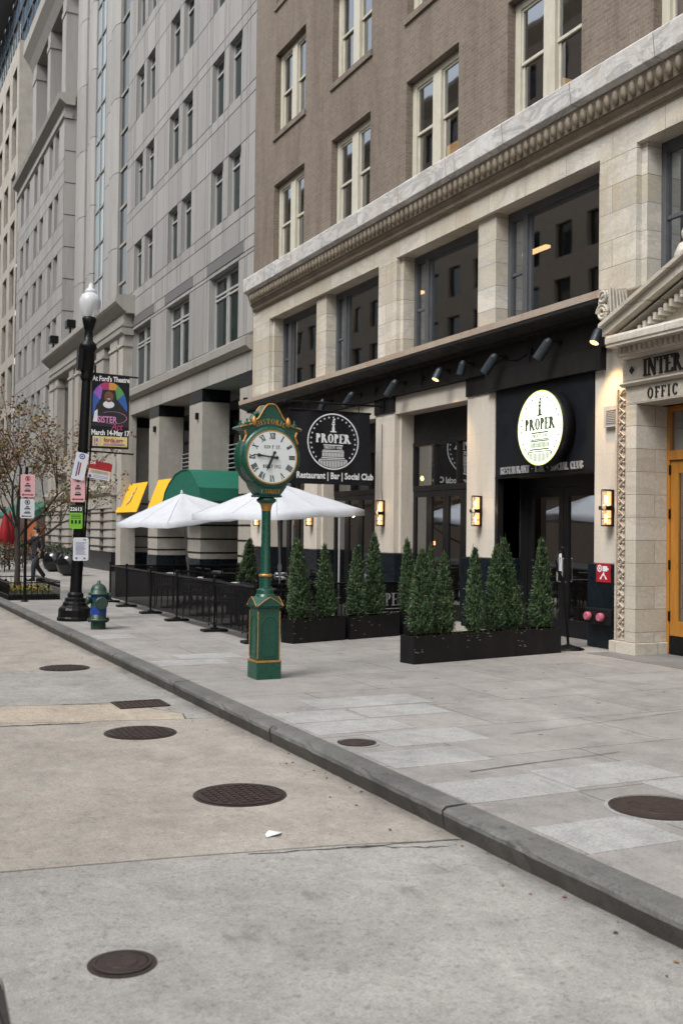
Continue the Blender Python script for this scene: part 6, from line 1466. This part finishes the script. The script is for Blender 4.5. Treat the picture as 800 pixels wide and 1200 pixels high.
for k, (x, y) in enumerate(((5.55, 44.2), (6.0, 44.0), (6.35, 45.3), (4.95, 44.5))):
    t = thing('closed_umbrella', ['closed red cafe umbrella between its two neighbours', 'closed red cafe umbrella nearest the signpost', 'closed red cafe umbrella behind the tree trunk', 'closed red cafe umbrella at the left frame edge'][k], 'umbrella', (x, y, 0), 0, 'closed red umbrellas at the far cafe')
    mb = MB(); mb.lathe([(.20, 1.05), (.24, 1.1), (.20, 1.7), (.10, 2.2), (.02, 2.42)], n=12, rib=.25); mb.build('canopy', 'red_fabric', t, world=False)
    mb = MB(); mb.tube((0, 0, 0), (0, 0, 2.45), .025, n=8); mb.build('pole', 'black_metal', t, world=False)
t = thing('cafe_awning', 'dark green awning over the glowing cafe front at far left', 'awning', (10.6, 66, 2.4))
mb = MB(); mb.prism([(XF-.01, 3.3), (XF-.01, 2.35), (XF-1.3, 2.35), (XF-1.3, 2.5)], 'y', 59.6, 75); mb.build('fabric', 'green_fabric', t)
mb = MB()
for i in range(46):
    y_ = 47+i*.62; x_ = 6.4+ (y_-47)*.145; mb.lathe([(.0, -.05), (.05, 0), (0, .05)], (x_, y_, 2.28+.06*math.sin(i*1.1)), n=6)
sl = mb.build('string_lights', 'string_bulb'); tag(sl, 'string of orange festoon bulbs over the cafe terrace', 'string lights')
# parasol-free terrace glow is the shop front itself
# ================================================================== PERSON
T = thing('person', 'person in a dark coat walking, one hand raised to the face', 'person', (5.95, 36.0, 0), R(205))
def skin(name, mat, vs, es, rs, root, parent, sub=1):
    me = bpy.data.meshes.new(name); me.from_pydata(vs, es, []); me.materials.append(M[mat]); o = bpy.data.objects.new(name, me); COL.objects.link(o); o.parent = parent
    md = o.modifiers.new('skin', 'SKIN'); md.use_smooth_shade = True
    if not me.skin_vertices: bpy.context.view_layer.objects.active = o
    sv = me.skin_vertices[0].data
    for i, r_ in enumerate(rs): sv[i].radius = (r_[0], r_[1]) if isinstance(r_, tuple) else (r_, r_)
    sv[root].use_root = True; s = o.modifiers.new('sub', 'SUBSURF'); s.levels = sub; s.render_levels = sub
    return o
# figure faces +x locally; y is its left
vs = [(0, 0, .95), (.0, 0, 1.15), (.02, 0, 1.38), (.04, 0, 1.52), (.07, 0, 1.66), (.08, 0, 1.74),
      (0, .10, .90), (.22, .10, .52), (.20, .10, .09), (.30, .10, .04),
      (0, -.10, .90), (-.04, -.10, .50), (-.34, -.10, .16), (-.26, -.10, .05),
      (.02, .20, 1.42), (-.04, .26, 1.15), (.10, .25, .92), (.02, -.20, 1.42), (.14, -.24, 1.18), (.22, -.06, 1.48)]
es = [(0, 1), (1, 2), (2, 3), (3, 4), (4, 5), (0, 6), (6, 7), (7, 8), (8, 9), (0, 10), (10, 11), (11, 12), (12, 13), (2, 14), (14, 15), (15, 16), (2, 17), (17, 18), (18, 19)]
rs = [(.16, .13), (.16, .12), (.18, .13), .06, (.09, .10), (.07, .08), .10, .07, .04, .028, .10, .07, .04, .028, .075, .055, .04, .075, .055, .04]
try:
    body = skin('body', 'skin', vs, es, rs, 0, T)
    skin('trousers', 'denim', [(0, 0, .93), (0, .10, .88), (.22, .10, .52), (.21, .10, .07), (0, -.10, .88), (-.04, -.10, .50), (-.36, -.10, .12)], [(0, 1), (1, 2), (2, 3), (0, 4), (4, 5), (5, 6)], [(.17, .14), .12, .09, .075, .12, .09, .075], 0, T)
    skin('coat', 'coat', [(0, 0, .72), (0, 0, .95), (0, 0, 1.15), (.02, 0, 1.40), (.03, 0, 1.50), (.02, .21, 1.42), (-.04, .27, 1.15), (.08, .26, .96), (.02, -.21, 1.42), (.14, -.25, 1.18), (.20, -.10, 1.42)],
         [(0, 1), (1, 2), (2, 3), (3, 4), (3, 5), (5, 6), (6, 7), (3, 8), (8, 9), (9, 10)], [(.21, .2), (.20, .17), (.20, .16), (.21, .16), .09, .09, .075, .06, .09, .075, .055], 1, T)
    for (x, y, z) in ((.16, .03, 1.66),):
        mb = MB(); mb.tube((.155, 0, 1.65), (.185, 0, 1.63), .018, .012, 6); mb.build('nose', 'skin', body, world=False)
    mb = MB(); mb.lathe([(.10, 1.70), (.105, 1.74), (.085, 1.80), (.03, 1.83)], (.05, 0, 0), n=14); mb.lathe([(.09, 1.60), (.10, 1.66), (.09, 1.72)], (.03, 0, 0), n=12); mb.build('hair', 'hair', T, world=False)
    for s, p in ((1, (.11, .26, .90)), (-1, (.235, -.045, 1.50))):
        mb = MB(); px_, py_, pz_ = p; mb.box(px_-.03, px_+.03, py_-.015, py_+.015, pz_-.05, pz_+.03)
        for k in range(4): L_ = (.06, .075, .07, .055)[k]; sg = -1 if s == 1 else 1; mb.tube((px_-.024+.016*k, py_, pz_+(-.05 if s == 1 else .03)), (px_-.024+.016*k+.01, py_+.01, pz_+(-.05 if s == 1 else .03)+sg*L_), .008, .006, 6)
        mb.tube((px_+.03, py_, pz_-.02), (px_+.06, py_+.01, pz_-.05 if s == 1 else pz_+.03), .01, .007, 6); mb.build('hand', 'skin', T, world=False)
    for (x, y) in ((.25, .10), (-.28, -.10)):
        mb = MB(); mb.prism([(x-.09, .0 if y > 0 else .02), (x+.18, .0), (x+.17, .05), (x+.05, .10), (x-.08, .11)], 'y', y-.045, y+.045); mb.build('shoe', 'ink', T, world=False, bevel=.01)
except Exception as ex: print('person', ex)
